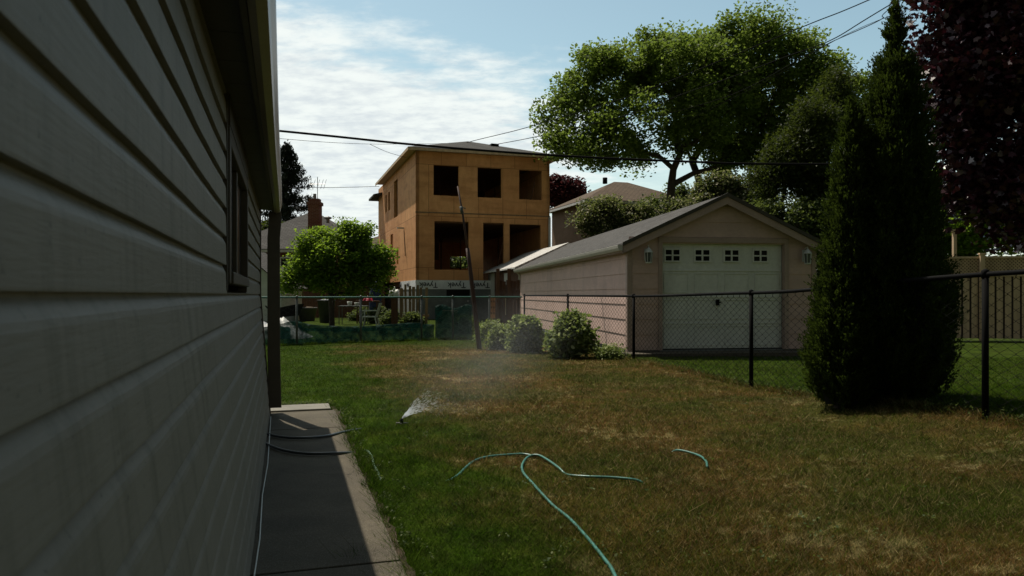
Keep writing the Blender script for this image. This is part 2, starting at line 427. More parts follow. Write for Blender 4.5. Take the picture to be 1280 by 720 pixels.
# grass blades (stuff)
def blades():
    Nn = 560000
    d = np.exp(rng.uniform(np.log(2.5), np.log(19.0), Nn))
    px = rng.uniform(250, 1340, Nn)
    x = (px-640)/F*d; y = d
    # exclusions: house + path
    rel = np.stack([x+.251, y], 1)
    out = rel@np.array([.956,.292]); s = rel@np.array([-.292,.956])
    keep = ~((out < .700+.06*rng.random(Nn)**3) & (s < 7.97))
    # garage
    keep &= ~((y > 13.9) & (x > 2.26-.139*(y-14.5)-.1))
    # patchy density
    pn = np.sin(x*3.1+1.3*np.sin(y*1.7))*np.sin(y*2.3+1.1*np.sin(x*2.1))
    keep &= rng.random(Nn) < .8+.2*pn
    x, y, d = x[keep], y[keep], d[keep]
    # taller unmown tufts: fence feet, path verge, cedar base, scattered clumps
    ex = []
    for _ in range(900):
        q = rng.random(); 
        if q < .45: s_ = rng.uniform(1.0, 17); c = np.array([4.6-.2398*s_, 3.15+.9708*s_])
        elif q < .62: s_ = rng.uniform(0, 7.5); c = np.array([-7+.879*s_, 16.4+.477*s_-.15])
        elif q < .80: s_ = rng.uniform(1.5, 7.9); c = np.array([-.251-.292*s_+.956*.75, .956*s_+.292*.75])
        else: dd = np.exp(rng.uniform(1.05, 2.6)); c = np.array([(rng.uniform(430,1250)-640)/F*dd, dd])
        ex.append(c+rng.normal(size=(26,2))*np.array([.03,.03]))
    ex = np.concatenate(ex); ne = len(ex)
    x = np.concatenate([x, ex[:,0]]); y = np.concatenate([y, ex[:,1]]); d = np.concatenate([d, ex[:,1]]); n = len(x)
    t1 = np.clip((x-2.8)/1.3,0,1); t1 = t1*t1*(3-2*t1); t2 = np.clip((y-7)/3,0,1); t2 = t2*t2*(3-2*t2)
    z = .17*t1*(1-t2) + .012*np.sin(x*1.7+y*.6)*np.cos(y*1.3) - .008
    h = rng.uniform(.014,.042,n)*(.8+.4*rng.random(n))
    h[-ne:] *= 2.1
    tall = rng.random(n) < .03; h[tall] *= 1.7
    lean = rng.uniform(.4,1.8,n)*h; a = rng.uniform(0,2*np.pi,n); b = rng.uniform(0,2*np.pi,n)
    w = .0017*(d/3)**.6*(.6+.8*rng.random(n))
    V = np.zeros((n,3,3))
    V[:,0] = np.stack([x-w*np.cos(b), y-w*np.sin(b), z],1)
    V[:,1] = np.stack([x+w*np.cos(b), y+w*np.sin(b), z],1)
    V[:,2] = np.stack([x+lean*np.cos(a), y+lean*np.sin(a), z+h],1)
    o = np_mesh('grass', V.reshape(-1,3), 3, M['blades'])
    tag(o, 'short patchy lawn grass, green by the path and dry brown across the yard', 'grass', kind='stuff')
blades()

# ------------------------------------------------------------------ near house with siding
def near_house():
    r = thing('siding_house', hp(0,0,0), 'grey vinyl-sided house wall in deep shade filling the left side, with eave and gutter', 'house')
    TOP = 1.985; e = .115
    def flare(z): return 0.09*max(0,(CH-z)/CH)**1.0
    prof = []
    z0 = CH+.003
    k0 = -12; k1 = 9
    rows = []
    for k in range(k1, k0-1, -1):
        zt = z0+e*(k); zb = zt-e       # course from zt down to zb
        if zb > TOP: continue
        rows.append((zt, zb))
    for zt, zb in rows:
        for fr, off in ((0, .0), (.05,.0005), (.14,.006), (.24,.0115), (.32,.0135), (.97,.0155), (1.0,.0150), (1.0,.0)):
            z = zt-(zt-zb)*fr
            if z > TOP: z = TOP
            if z < .02: continue
            prof.append((off+flare(z), z))
    # wall pieces left/right of window: window from s=wa..wb, z from wz0..wz1
    wa, wb, wz0, wz1 = 3.16, 4.72, 1.215, 1.86
    def strip(m, s0, s1, zlo=-1, zhi=9, step=.15):
        pr = [(o,z) for o,z in prof if zlo-1e-6 <= z <= zhi+1e-6]
        ns = max(1, int((s1-s0)/step)); n = len(pr)
        vs = []
        for i in range(ns+1):
            s = s0+(s1-s0)*i/ns
            wob = .0014*math.sin(s*1.9)+.0008*math.sin(s*4.3+1)+.0006*math.sin(s*11)
            vs += [hp(s, o+wob, z) for o,z in pr]
        m.add(vs, [(i*n+j, i*n+j+1, (i+1)*n+j+1, (i+1)*n+j) for i in range(ns) for j in range(n-1)])
    m = MB(); strip(m, SB, wa); strip(m, wb, SE)
    strip(m, wa, wb, zhi=wz0); strip(m, wa, wb, zlo=wz1)
    # end wall + back walls
    for i in range(20):
        za = 1.985-e*i; zb = max(.02, za-e)
        m.quad(hp(SE,-.01,za), hp(SE,-4.2,za), hp(SE+.01,-4.2,zb), hp(SE+.01,-.01,zb))
    m.quad(hp(SB,0,.02), hp(SB,-4.2,.02), hp(SB,-4.2,1.985), hp(SB,0,1.985))
    m.quad(hp(SB,-4.2,.02), hp(SE,-4.2,.02), hp(SE,-4.2,1.985), hp(SB,-4.2,1.985))
    wall = m.build('wall', M['siding'], r)
    # J channel / joints: overlaps of panels
    m = MB(); m.obox(hp(wa-.03,-.03,wz0-.03), U*.028, N*.05, Vector((0,0,TOP-wz0+.03)))
    m.build('trim_channel', M['casing'], r, bevel=.002); m = MB()
    m.obox(hp(wb+.002,-.03,wz0-.03), U*.025, N*.05, Vector((0,0,wz1-wz0+.06)))
    m.build('trim_channel', M['casing'], r, bevel=.002)
    m = MB()
    m.obox(hp(SE-.10,-.03,.02), U*.115, N*.058, Vector((0,0,TOP-.02)))
    m.obox(hp(SE-.02,.09,.02), U*.035, N*.012, Vector((0,0,.3)))
    # corner board follows the flare
    q = []
    m2 = MB()
    vs = []
    for z in (.02, CH, TOP):
        f = flare(z)+.024
        vs += [hp(SE-.10, f, z), hp(SE+.015, f, z), hp(SE+.015, -.03, z), hp(SE-.10,-.03,z)]
    fs = []
    for i in range(2):
        for k in range(4):
            k2=(k+1)%4; fs.append((i*4+k,i*4+k2,(i+1)*4+k2,(i+1)*4+k))
    m2.add(vs, fs); m2.build('corner_board', M['casing'], r)
    # window
    m = MB()
    fw = .07; pr = .028
    m.obox(hp(wa,-.04,wz0), U*fw, N*(.04+pr), Vector((0,0,wz1-wz0)))
    m.obox(hp(wb-fw,-.04,wz0), U*fw, N*(.04+pr), Vector((0,0,wz1-wz0)))
    m.obox(hp(wa+fw,-.04,wz1-fw), U*(wb-wa-2*fw), N*(.04+pr), Vector((0,0,fw)))
    m.obox(hp(wa+fw,-.04,wz0), U*(wb-wa-2*fw), N*(.04+pr+.01), Vector((0,0,.05)))
    m.obox(hp((wa+wb)/2-.025,-.04,wz0+.05), U*.05, N*.05, Vector((0,0,wz1-wz0-fw-.05)))
    w = m.build('window', M['casing'], r, bevel=.004)
    m = MB(); m.quad(hp(wa+.02,-.01,wz0+.02), hp(wb-.02,-.01,wz0+.02), hp(wb-.02,-.01,wz1-.02), hp(wa+.02,-.01,wz1-.02)); m.build('pane', M['glass'], w)
    m = MB(); m.obox(hp(wa,.0,wz1+.003), U*(wb-wa), N*.028, Vector((0,0,TOP-wz1-.006))); m.build('frieze_board', M['casing'], r)
    # soffit
    m = MB()
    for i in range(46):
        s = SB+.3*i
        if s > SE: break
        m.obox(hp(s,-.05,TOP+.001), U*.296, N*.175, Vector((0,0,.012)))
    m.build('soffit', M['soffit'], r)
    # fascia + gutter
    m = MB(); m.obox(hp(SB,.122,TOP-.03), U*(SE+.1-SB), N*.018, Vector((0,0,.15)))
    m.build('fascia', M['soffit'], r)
    m = MB(); G = [(.142,2.08),(.142,1.955),(.165,1.945),(.195,1.955),(.200,1.99),(.212,2.03),(.214,2.072),(.205,2.078),(.203,2.07)]
    n = len(G); vs = []; K = 44
    for i in range(K+1):
        s = SB+(SE+.1-SB)*i/K; w = .004*math.sin(s*1.2)
        vs += [hp(s,g[0]+w*.5,g[1]+w) for g in G]
    m.add(vs, [(i*n+j,i*n+j+1,(i+1)*n+j+1,(i+1)*n+j) for i in range(K) for j in range(n-1)])
    m.poly([hp(SE+.1,g[0],g[1]) for g in G[:7]])
    m.build('gutter', M['fascia'], r)
    # downspout
    m = MB()
    def sec(s, o, z, a=.05, b=.058): return [hp(s-a,o-b,z), hp(s+a,o-b,z), hp(s+a,o+b,z), hp(s-a,o+b,z)]
    rings = [sec(SE+.0,.15,1.96), sec(SE,.15,1.86), sec(SE,.138,1.72), sec(SE,.138,1.2), sec(SE,.14,.6), sec(SE,.148,.22), sec(SE,.152,.08)]
    vs = [p for R in rings for p in R]
    fs = [(i*4+k,i*4+(k+1)%4,(i+1)*4+(k+1)%4,(i+1)*4+k) for i in range(len(rings)-1) for k in range(4)]
    m.add(vs, fs); m.build('downspout', M['downspout'], r, bevel=.004)
    # roof
    m = MB()
    a = [hp(SB-.1,.16,2.085), hp(SE+.1,.16,2.085), hp(SE+.1,-2.1,2.75), hp(SB-.1,-2.1,2.75)]
    b = [hp(SB-.1,-4.4,2.085), hp(SE+.1,-4.4,2.085)]
    m.quad(*a); m.quad(a[3], a[2], b[1], b[0])
    a2 = [p-Vector((0,0,.03)) for p in a]; b2 = [p-Vector((0,0,.03)) for p in b]
    m.quad(*a2); m.quad(a2[3], a2[2], b2[1], b2[0])
    m.quad(a[0],a[1],a2[1],a2[0]); m.quad(b[0],b[1],b2[1],b2[0])
    m.poly([a[1],a[2],b[1],b2[1],a2[2],a2[1]]); m.poly([a[0],a[3],b[0],b2[0],a2[3],a2[0]])
    m.build('roof', M['roof_dark'], r)
    for S_ in (SE, SB):
        m = MB(); m.poly([hp(S_,0,1.99), hp(S_,-4.2,1.99), hp(S_,-2.1,2.7)]); m.build('gable', M['siding'], r)
near_house()
m = MB()
pts = [hp(s, o, z) for s,o,z in ((7.1,.118,.05),(6.0,.125,.035),(5.2,.13,.028),(4.4,.118,.03),(3.6,.128,.027),(3.0,.12,.03),(2.2,.13,.027),(1.0,.12,.03))]
m.tube(pts, .0035, 6); tag(m.build('thin_cable', M['white_cable'], smooth=True), 'thin white cable lying along the foot of the siding wall', 'cable')

# ------------------------------------------------------------------ hoses
def gp(px, py, lift=.011):
    d = F*CH/(py-HY); x = (px-640)/F*d; lift = lift-.004 if lift > 0 else lift
    for _ in range(4):
        z = gz(x,d); d = F*(CH-z)/(py-HY); x = (px-640)/F*d
    return Vector((x, d, gz(x,d)+lift))
def spline(P, k=8):
    P = [P[0]]+list(P)+[P[-1]]; out = []
    for i in range(1, len(P)-2):
        for j in range(k):
            t = j/k; a,b,c,d = P[i-1],P[i],P[i+1],P[i+2]
            out.append(.5*((2*b)+(c-a)*t+(2*a-5*b+4*c-d)*t*t+(3*b-a-3*c+d)*t**3))
    out.append(P[-2]); return out
def hose(segs, r, mat, label, ends=True):
    t_ = thing('garden_hose', segs[0], label, 'hose')
    m = MB(); m.tube(spline(segs), r, 10); m.build('hose_tube', mat, t_, smooth=True)
    if ends:
        a, b = segs[0], segs[1]; d = (a-b).normalized()
        m = MB(); m.tube([a-d*.005, a+d*.045], r*1.35, 10); m.build('coupling', M['brass'], t_, smooth=True)
    return t_
L1 = [gp(884,584,.0), gp(882,577), gp(872,570), gp(848,564), gp(838,564,-.03), gp(828,580,-.08), gp(812,599,-.04), gp(795,600,.004), gp(765,598,.010), gp(738,597,.010), gp(715,594,.002), gp(706,590,-.010),
      gp(698,586,.012), gp(685,577,.014), gp(672,572,.022), gp(660,573,.014), gp(653,582,.012), gp(654,592,.012), gp(665,605,.012), gp(690,632), gp(712,650), gp(735,675), gp(755,700), gp(768,720), gp(795,790), gp(800,900)]
hose(L1, .0085, M['hose'], 'long teal hose looping on the brown lawn and running off to the bottom edge', ends=False)
L2 = [gp(668,571,.008), gp(655,569,.012), gp(640,569.5,.012), gp(612,572,.012), gp(594,577,.012), gp(582,586,.012), gp(574,594,.012), gp(566,599,.008), gp(556,602,-.006), gp(540,606,-.03)]
hose(L2, .0085, M['hose'], 'arched teal hose end lying to the left of the long hose loop')
L3 = [gp(478,606,-.02), gp(476,601,.002), gp(472,592,.011), gp(467,582,.012), gp(465,573,.011), gp(460,565,.008), gp(454,561,-.01)]
hose(L3, .0085, M['hose_pale'], 'short curved length of pale green hose in the green grass beside the path', ends=False)
def pp(px, py, z=.036):
    d = F*(CH-z)/(py-HY); return Vector(((px-640)/F*d, d, z))
L4 = [pp(452,536,-.01), pp(440,538,.012), pp(425,541,.024), pp(408,545,.03), pp(385,547,.034), pp(360,547,.034), pp(340,544,.034), pp(322,539,.034)]
hose(L4, .0105, M['hose_dark'], 'dark hose crossing the path nearer its far end, tip in the grass', ends=False)
L5 = [pp(442,566,.004), pp(434,566,.022), pp(415,566.5,.033), pp(385,567,.034), pp(360,564,.034), pp(340,558,.034), pp(322,549,.034)]
hose(L5, .0105, M['hose_dark'], 'black hose crossing the shaded path closer to the camera', ends=False)

# sprinkler + water
sp = gp(502, 530, 0)
r = thing('lawn_sprinkler', sp, 'small grey spike sprinkler in the grass spraying water to the right', 'sprinkler')
m = MB(); m.tube([sp+Vector((-.05,0,.008)), sp+Vector((.06,0,.008))], .008, 8); m.tube([sp+Vector((0,-.05,.007)), sp+Vector((0,.05,.007))], .007, 8); m.build('base', M['pot'], r, smooth=True)
m = MB(); m.lathe(sp, [(.014,.008),(.012,.025),(.018,.03),(.018,.04),(.009,.044),(.008,.05)], 14); m.build('nozzle', M['black_metal'], r, smooth=True)
def spray():
    n = 900; V = np.zeros((n,4,3)); o = np.array([sp.x, sp.y, .048])
    j = 0
    for i in range(n):
        az = rng.normal(.35,.20); el = rng.uniform(.40,.95); v0 = rng.uniform(2.4,4.0)
        T = rng.random()**2.2*.16 if i < 640 else rng.random()*.30
        d = np.array([math.cos(az)*math.cos(el), math.sin(az)*math.cos(el), math.sin(el)])
        def P(t): return o + d*v0*t/(1+.8*t) - np.array([0,0,4.9*t*t])
        a = P(T); b = P(T+.010*(1.3-T))
        if b[2] < .02: b = a = o + d*.02; b = a + d*.03
        w = .0018*max(0,1.0-T*7)+.0004
        c = np.cross(b-a, [0,1,0]); c = c/ (np.linalg.norm(c)+1e-9)*w
        V[i] = [a, (a+b)/2+c, b, (a+b)/2-c]
    ob = np_mesh('water_spray', V.reshape(-1,3), 4, M['water']); tag(ob, 'fine white water spray fanning out from the sprinkler', 'water spray', kind='stuff')
    # mist body: one soft drifting ellipsoid, density fades to nothing at its skin
    m = MB(); m.lathe((0,0,0), [(math.sin(math.pi*i/16)+.001, -math.cos(math.pi*i/16)) for i in range(17)], 24)
    ob = m.build('water_mist', M['mist'], smooth=True)
    axis = Vector((.50,.76,.24)).normalized()
    ob.rotation_euler = axis.to_track_quat('Z','Y').to_euler(); ob.scale = (.62,.75,2.0); ob.location = Vector((sp.x,sp.y,.12))+axis*1.55
    tag(ob, 'pale drifting mist of water above the dry lawn beyond the sprinkler', 'mist', kind='stuff')
spray()

# ------------------------------------------------------------------ chain link fences
def chain_fence(name, A, B, topz, posts, label, rail_mat, post_mat, wire_mat, H=1.2, pitch=.075, wr=.0024, post_r=.026, rail_r=.021, base=None, sub=60):
    """A,B 2D ends; topz(t) top height; base(t) ground"""
    A = Vector((*A,0)); B = Vector((*B,0)); L = (B-A).length; D = (B-A)/L; nrm = Vector((-D.y, D.x, 0))
    r = thing(name, A, label, 'fence')
    base = base or (lambda s: topz(s)-H)
    m = MB(); m.tube([A+D*(L*i/sub)+Vector((0,0,topz(L*i/sub))) for i in range(sub+1)], rail_r, 8); m.build('top_rail', rail_mat, r, smooth=True)
    for s in posts:
        m = MB(); z1 = topz(s)+.01; m.tube([A+D*s+Vector((0,0,base(s)-.1)), A+D*s+Vector((0,0,z1-.02))], post_r, 10)
        m.tube([A+D*s+Vector((0,0,z1-.04)), A+D*s+Vector((0,0,z1+.02)), A+D*s+Vector((0,0,z1+.035))], [post_r*1.2, post_r*1.15, post_r*.4], 10)
        m.build('post', post_mat, r, smooth=True)
    # wire mesh: zigzag verticals; each wire is a zig-zag thin 3 sided tube woven with its neighbour
    m = MB(); n = int(L/pitch)
    hh = pitch*.5*1.15
    off = nrm*(-post_r-.004)
    nz = int(H/hh)
    for i in range(n):
        s0 = (i+.5)*pitch
        pts = []
        zt, zb = topz(s0)-.01, base(s0)+.02
        k = 0; z = zb; sgn = 1
        while z < zt:
            s = s0 + (pitch*.5 if (k+i) % 2 == 0 else -pitch*.5) + rng.normal(0,.0012)
            pts.append(A+D*s+off*(1+.12*(1 if (k+i)%2 else -1))+Vector((0,0,z))); z += hh; k += 1
        # twisted tip
        pts.append(A+D*s0+off+Vector((0,0,zt+.028)))
        if i == 0 or True: m.tube(pts, wr, 3, cap=False)
    m.build('wire_mesh', wire_mat, r)
    return r, A, D
FA = Vector((4.6, 3.15)); FB = Vector((.34, 20.4))
fd = (FB-FA).normalized(); FL = (FB-FA).length
def ftop(s):
    p = FA+fd*s; y = p.y
    base = 1.14+.05*sstep((13-y)/4)
    return base + .165*sstep((p.x-2.9)/1.25)*(1-sstep((y-7.2)/3))
def fbase(s):
    p = FA+fd*s; return gz(p.x,p.y)
def s_of(y): return (y-FA.y)/fd.y
side_posts = [s_of(y) for y in (6.09, 9.46, 13.1, 16.7, 20.4)]
chain_fence('chain_link_fence', FA, FB, ftop, side_posts, 'black chain-link fence running from right foreground back past the garage', M['black_metal'], M['black_metal'], M['black_metal'], wr=.0032, base=fbase)
GA = Vector((-7.0, 16.4)); GB = Vector((.28, 20.35)); gd = (GB-GA).normalized(); GL = (GB-GA).length
def gs(px):  # param where pixel column meets line
    k = (px-640)/F
    return (k*GA.y-GA.x)/(gd.x-k*gd.y)
chain_fence('chain_link_fence', GA, GB, lambda s: 1.10, [gs(p) for p in (371,451,527,566,612)], 'green-railed chain-link fence across the far end of the lawn', M['green_rail'], M['galv'], M['galv'], wr=.0022, base=lambda s: -.02, pitch=.1, post_r=.025)
# horizontal cross rail glimpsed behind side fence near garage door: bottom tension wire
# netting along far fence
def net(A, B, top, bot, name, label, off=.12, wob=.05, ns=90, nz=6):
    A = Vector((*A,0)); B = Vector((*B,0)); D = (B-A); nrm = Vector((D.y,-D.x,0)).normalized()
    vs = []
    for i in range(ns+1):
        t_ = i/ns
        for j in range(nz+1):
            q = j/nz; z = bot + (top(t_)-bot)*q
            o = off + wob*math.sin(t_*41+q*2)*(.4+q)+ .03*math.sin(t_*97+q*5) + .03*rng.normal()*.4
            vs.append(A+D*t_+nrm*o+Vector((0,0,z)))
    m = MB(); m.add(vs, [(i*(nz+1)+j, (i+1)*(nz+1)+j, (i+1)*(nz+1)+j+1, i*(nz+1)+j+1) for i in range(ns) for j in range(nz)])
    o = m.build(name, M['netting'], smooth=True); md = o.modifiers.new('thickness','SOLIDIFY'); md.thickness = .004
    return tag(o, label, 'netting', 'green netting along the far fence')
P0 = GA+gd*gs(330); P1 = GA+gd*gs(545); P2 = GA+gd*gs(592)
net(P0, P1, lambda t: .42+.10*math.exp(-((t-.16)/.07)**2)+.03*math.sin(t*9)-.04*(t>.9), -.03, 'garden_netting', 'long low strip of dark green netting draped along the far fence foot', -.08)
net(P1+gd*.004, P2, lambda t: .86+.05*math.sin(t*9), -.03, 'garden_netting', 'taller green netting panel hung on the far fence beside the leaning pole', -.08, .03, 24)

# ------------------------------------------------------------------ generic wall with holes
def holes_wall(o, u, length, z0, z1, holes, thick, mat_name, name, parent, inward):
    """o: Vector start, u unit dir, holes: (a,b,za,zb). real reveals."""
    us = sorted(set([0, length]+[h[0] for h in holes]+[h[1] for h in holes]))
    zs = sorted(set([z0, z1]+[h[2] for h in holes]+[h[3] for h in holes]))
    us = [a for a in us if 0 <= a <= length]; zs = [z for z in zs if z0 <= z <= z1]
    def inh(a, z): return any(h[0] < a < h[1] and h[2] < z < h[3] for h in holes)
    vs = []; fs = []; uv = []
    def q(P, C):
        b = len(vs); vs.extend(P); uv.extend(C); fs.append((b,b+1,b+2,b+3))
    for i in range(len(us)-1):
        for j in range(len(zs)-1):
            a,b,c,d = us[i],us[i+1],zs[j],zs[j+1]
            if inh((a+b)/2,(c+d)/2): continue
            for w in (0, 1):
                off = inward*thick*w
                q([o+u*a+off+Vector((0,0,c)), o+u*b+off+Vector((0,0,c)), o+u*b+off+Vector((0,0,d)), o+u*a+off+Vector((0,0,d))], [(a,c),(b,c),(b,d),(a,d)])
    T = inward*thick
    for (a,b,c,d) in holes:
        for (p0,p1) in (((a,c),(b,c)),((b,c),(b,d)),((b,d),(a,d)),((a,d),(a,c))):
            if p0[1] == p1[1] and (p0[1] <= z0 or p0[1] >= z1): continue
            A_ = o+u*p0[0]+Vector((0,0,p0[1])); B_ = o+u*p1[0]+Vector((0,0,p1[1]))
            q([A_, B_, B_+T, A_+T], [(p0[0],p0[1]),(p1[0],p1[1]),(p1[0]+.1,p1[1]+.1),(p0[0]+.1,p0[1]+.1)])
    for a in (0, length):
        A_ = o+u*a; q([A_+Vector((0,0,z0)), A_+Vector((0,0,z1)), A_+T+Vector((0,0,z1)), A_+T+Vector((0,0,z0))], [(0,z0),(0,z1),(.1,z1),(.1,z0)])
    m = MB(); m.add(vs, fs); ob = m.build(name, M[mat_name], parent)
    at_ = ob.data.attributes.new('wall_uv', 'FLOAT_VECTOR', 'POINT')
    at_.data.foreach_set('vector', [c for x in uv for c in (x[0], x[1], 0)])
    return ob
def uv_planes(polys, name, mat, parent, smooth=False, thick=0.04):
    """planar polygons with wall_uv in plane (rows along slope)"""
    vs=[]; fs=[]; uv=[]
    for P in polys:
        P = [Vector(p) for p in P]
        n = (P[1]-P[0]).cross(P[2]-P[0]).normalized()
        if n.z < 0: P = P[::-1]; n = -n
        h = Vector((-n.y, n.x, 0)); h = h.normalized() if h.length > 1e-4 else Vector((1,0,0))
        v = n.cross(h)
        for off in (0, -thick):
            b = len(vs)
            for p in P:
                vs.append(p+Vector((0,0,off))); uv.append((p.dot(h), p.dot(v)))
            fs.append(tuple(range(b, b+len(P))))
        k = len(P); b0 = len(vs)-2*k
        for i in range(k):
            j = (i+1)%k; fs.append((b0+i, b0+j, b0+k+j, b0+k+i))
    m = MB(); m.add(vs, fs); ob = m.build(name, mat, parent)
    a = ob.data.attributes.new('wall_uv', 'FLOAT_VECTOR', 'POINT')
    a.data.foreach_set('vector', [c for x in uv for c in (x[0], x[1], 0)])
    return ob

# ------------------------------------------------------------------ house under construction
def build_construction():
    C0 = Vector((-4.52,35,0)); f = Vector((.954,.30,0)); s = Vector((-.30,.954,0))
    FLn = 6.7; SL = 13.7; ZB = 1.85; ZT = 7.94
    def fu(px): k=(px-640)/F; return (k*C0.y-C0.x)/(f.x-k*f.y)
    def su(px): k=(px-640)/F; return (k*C0.y-C0.x)/(s.x-k*s.y)
    def zf(py, u): return CH-(py-HY)/F*(C0.y+f.y*u)
    def zs_(py, u): return CH-(py-HY)/F*(C0.y+s.y*u)
    r = thing('unfinished_house', C0, 'two-storey house under construction, bare orange plywood walls with open black window holes', 'house')
    fh = []
    for (a,b,c,d) in ((542,573.5,206,244),(597,627,209,246.5),(649,677.5,212,249),(543,586,276,337),(604,630,278,349.5),(637,676,280,349.5)):
        ua, ub = fu(a), fu(b); z1, z0 = zf(c,ua), zf(d,ua)
        fh.append((ua, ub, max(z0, ZB+.005) if d<345 else ZB, z1))
    holes_wall(C0, f, FLn, ZB, ZT, fh, .16, 'osb', 'front_wall', r, s)
    sh = []
    for (a,b,c,d) in ((497,492.5,223,270),(487.5,485.2,239,262),(483.5,481.7,243,265),(491,488.2,292,312),(498,496,309,330),(489.5,487,338,348)):
        ua, ub = su(a), su(b); sh.append((ua, ub, zs_(d,ua), zs_(c,ua)))
    holes_wall(C0, s, SL, ZB, ZT, sh, .16, 'osb', 'side_wall', r, f)
    holes_wall(C0+f*FLn, s, SL, ZB, ZT, [], .16, 'osb', 'side_wall', r, -f)
    bk = [(4.7,5.95,2.9,3.7),(4.4,5.6,5.4,6.6)]
    holes_wall(C0+s*SL, f, FLn, ZB, ZT, bk, .16, 'osb', 'rear_wall', r, -s)
    # a floor band of raised sheathing seam
    m = MB(); m.obox(C0-s*.03-f*.03+Vector((0,0,5.02)), f*(FLn+.06), s*.03, Vector((0,0,.05))); m.build('floor_band', M['wood_old'], r)
    m = MB()
    for z in (ZB-.02, 4.85): m.obox(C0+f*.17+s*.17+Vector((0,0,z-.25)), f*(FLn-.34), s*(SL-.34), Vector((0,0,.25)))
    m.obox(C0+f*.17+s*.17+Vector((0,0,7.75)), f*(FLn-.34), s*(SL-.34), Vector((0,0,.1)))
    m.build('floor_deck', M['interior'], r)
    # interior studs and partition
    m = MB()
    for k in range(10): m.obox(C0+f*(.5+.62*k)+s*5.6+Vector((0,0,4.86)), f*.05, s*.12, Vector((0,0,2.85)))
    for k in range(6): m.obox(C0+f*(.4+.6*k*(1.9))+s*7.0+Vector((0,0,ZB)), f*.05, s*.12, Vector((0,0,2.75)))
    m.obox(C0+f*(.3)+s*7.15+Vector((0,0,3.15)), f*2.3, s*.05, Vector((0,0,1.3)))
    m.build('stud_partition', M['interior'], r)
    # leaning boards inside the openings
    for ux, z0 in ((fu(667),4.87),(fu(627),ZB)):
        m = MB(); m.obox(C0+f*(ux-.3)+s*.35+Vector((0,0,z0)), f*.06, s*.03, f*.45+Vector((0,0,1.9))); m.build('brace', M['wood_brown'], r)
    # roof: hip
    ov = .45; ZE = 8.02
    a = C0-f*ov-s*ov; b = C0+f*(FLn+ov)-s*ov; L2 = SL-2.0
    c = C0+f*(FLn+ov)+s*(L2); d = C0-f*ov+s*(L2)
    hw = (FLn+2*ov)/2
    r1 = C0+f*FLn/2+s*(hw-ov)+Vector((0,0,ZE+1.22)); r2 = C0+f*FLn/2+s*(L2-hw)+Vector((0,0,ZE+1.22))
    e = Vector((0,0,ZE))
    uv_planes([[a+e,b+e,r1],[b+e,c+e,r2,r1],[c+e,d+e,r2],[d+e,a+e,r1,r2]], 'roof', M['roof_dark'], r, thick=.02)
    m = MB()
    m.obox(a+Vector((0,0,ZE-.14)), f*(FLn+2*ov), s*.03, Vector((0,0,.12)))
    m.obox(a+s*.03+Vector((0,0,ZE-.14)), f*.03, s*(L2+ov-.03), Vector((0,0,.12)))
    m.obox(b-f*.03+s*.03+Vector((0,0,ZE-.14)), f*.03, s*(L2+ov-.03), Vector((0,0,.12)))
    m.obox(a+f*.03+s*.03+Vector((0,0,ZE-.06)), f*(FLn+2*ov-.06), s*(L2+ov-.06), Vector((0,0,.015)))
    m.build('eave_board', M['wood_fence'], r)
    # lower rear roof
    a = C0-f*.55+s*(L2+.05); z = 7.38
    w2 = FLn+1.1; P = [a+Vector((0,0,z)), a+f*w2+Vector((0,0,z)), a+f*w2+s*2.6+Vector((0,0,z)), a+s*2.6+Vector((0,0,z))]
    q1 = a+f*w2/2+Vector((0,0,z+1.0))
    uv_planes([[P[0],q1,q1+s*1.2,P[3]],[q1,P[1],P[2],q1+s*1.2],[P[2],P[3],q1+s*1.2]], 'rear_roof', M['roof_dark'], r, thick=.12)
    # roof vent
    m = MB(); c_ = C0+f*4.2+s*1.8+Vector((0,0,8.72)); m.obox(c_, f*.4, s*.35, Vector((0,0,.16))); m.build('roof_vent', M['black_metal'], r)
    # house wrap strip and foundation
    m = MB(); z0 = 1.42
    m.obox(C0-s*.02-f*.02+Vector((0,0,z0)), f*(FLn+.02), s*.02, Vector((0,0,ZB-z0-.004)))
    m.obox(C0-f*.02+Vector((0,0,z0)), f*.02, s*4.5, Vector((0,0,ZB-z0-.004)))
    wr = m.build('house_wrap', M['wrap'], r)
    m = MB(); m.obox(C0+Vector((0,0,-.1)), f*FLn, s*SL, Vector((0,0,z0+.12)))
    fo = m.build('foundation', M['foundation'], r)
    m = MB(); uA = fu(558); m.obox(C0+f*uA-s*.012+Vector((0,0,zf(370,uA))), f*(fu(587)-uA), s*.01, Vector((0,0,.30))); m.build('basement_window', M['glass'], fo)
    # lettering, printed upside down
    def text(body, pos, size, dirx):
        cu = bpy.data.curves.new('lettering', 'FONT'); cu.body = body; cu.size = size; cu.extrude = .002; cu.align_x = 'LEFT'; cu.offset = .004
        to = bpy.data.objects.new('tmp_text', cu); COL.objects.link(to)
        dg = bpy.context.evaluated_depsgraph_get(); me = bpy.data.meshes.new_from_object(to.evaluated_get(dg))
        bpy.data.objects.remove(to)
        xa = -dirx; nrm = Vector((dirx.y, -dirx.x, 0)); za = Vector((0,0,-1))   # rotated by half a turn
        for v in me.vertices:
            p = pos + xa*v.co.x + za*v.co.y + nrm*(v.co.z) - root_loc(r); v.co = p
        o = link_mesh('lettering', me, M['ink'], wr); return o
    for px in (547, 582, 612):
        text('Tyvek', C0+f*fu(px)-s*.030+Vector((0,0,ZB-.12)), .36, f)
    text('Tyvek', C0-f*.030+s*1.6+Vector((0,0,ZB-.12)), .36, s*-1)
    text('Tyvek', C0-f*.030+s*4.0+Vector((0,0,ZB-.12)), .36, s*-1)
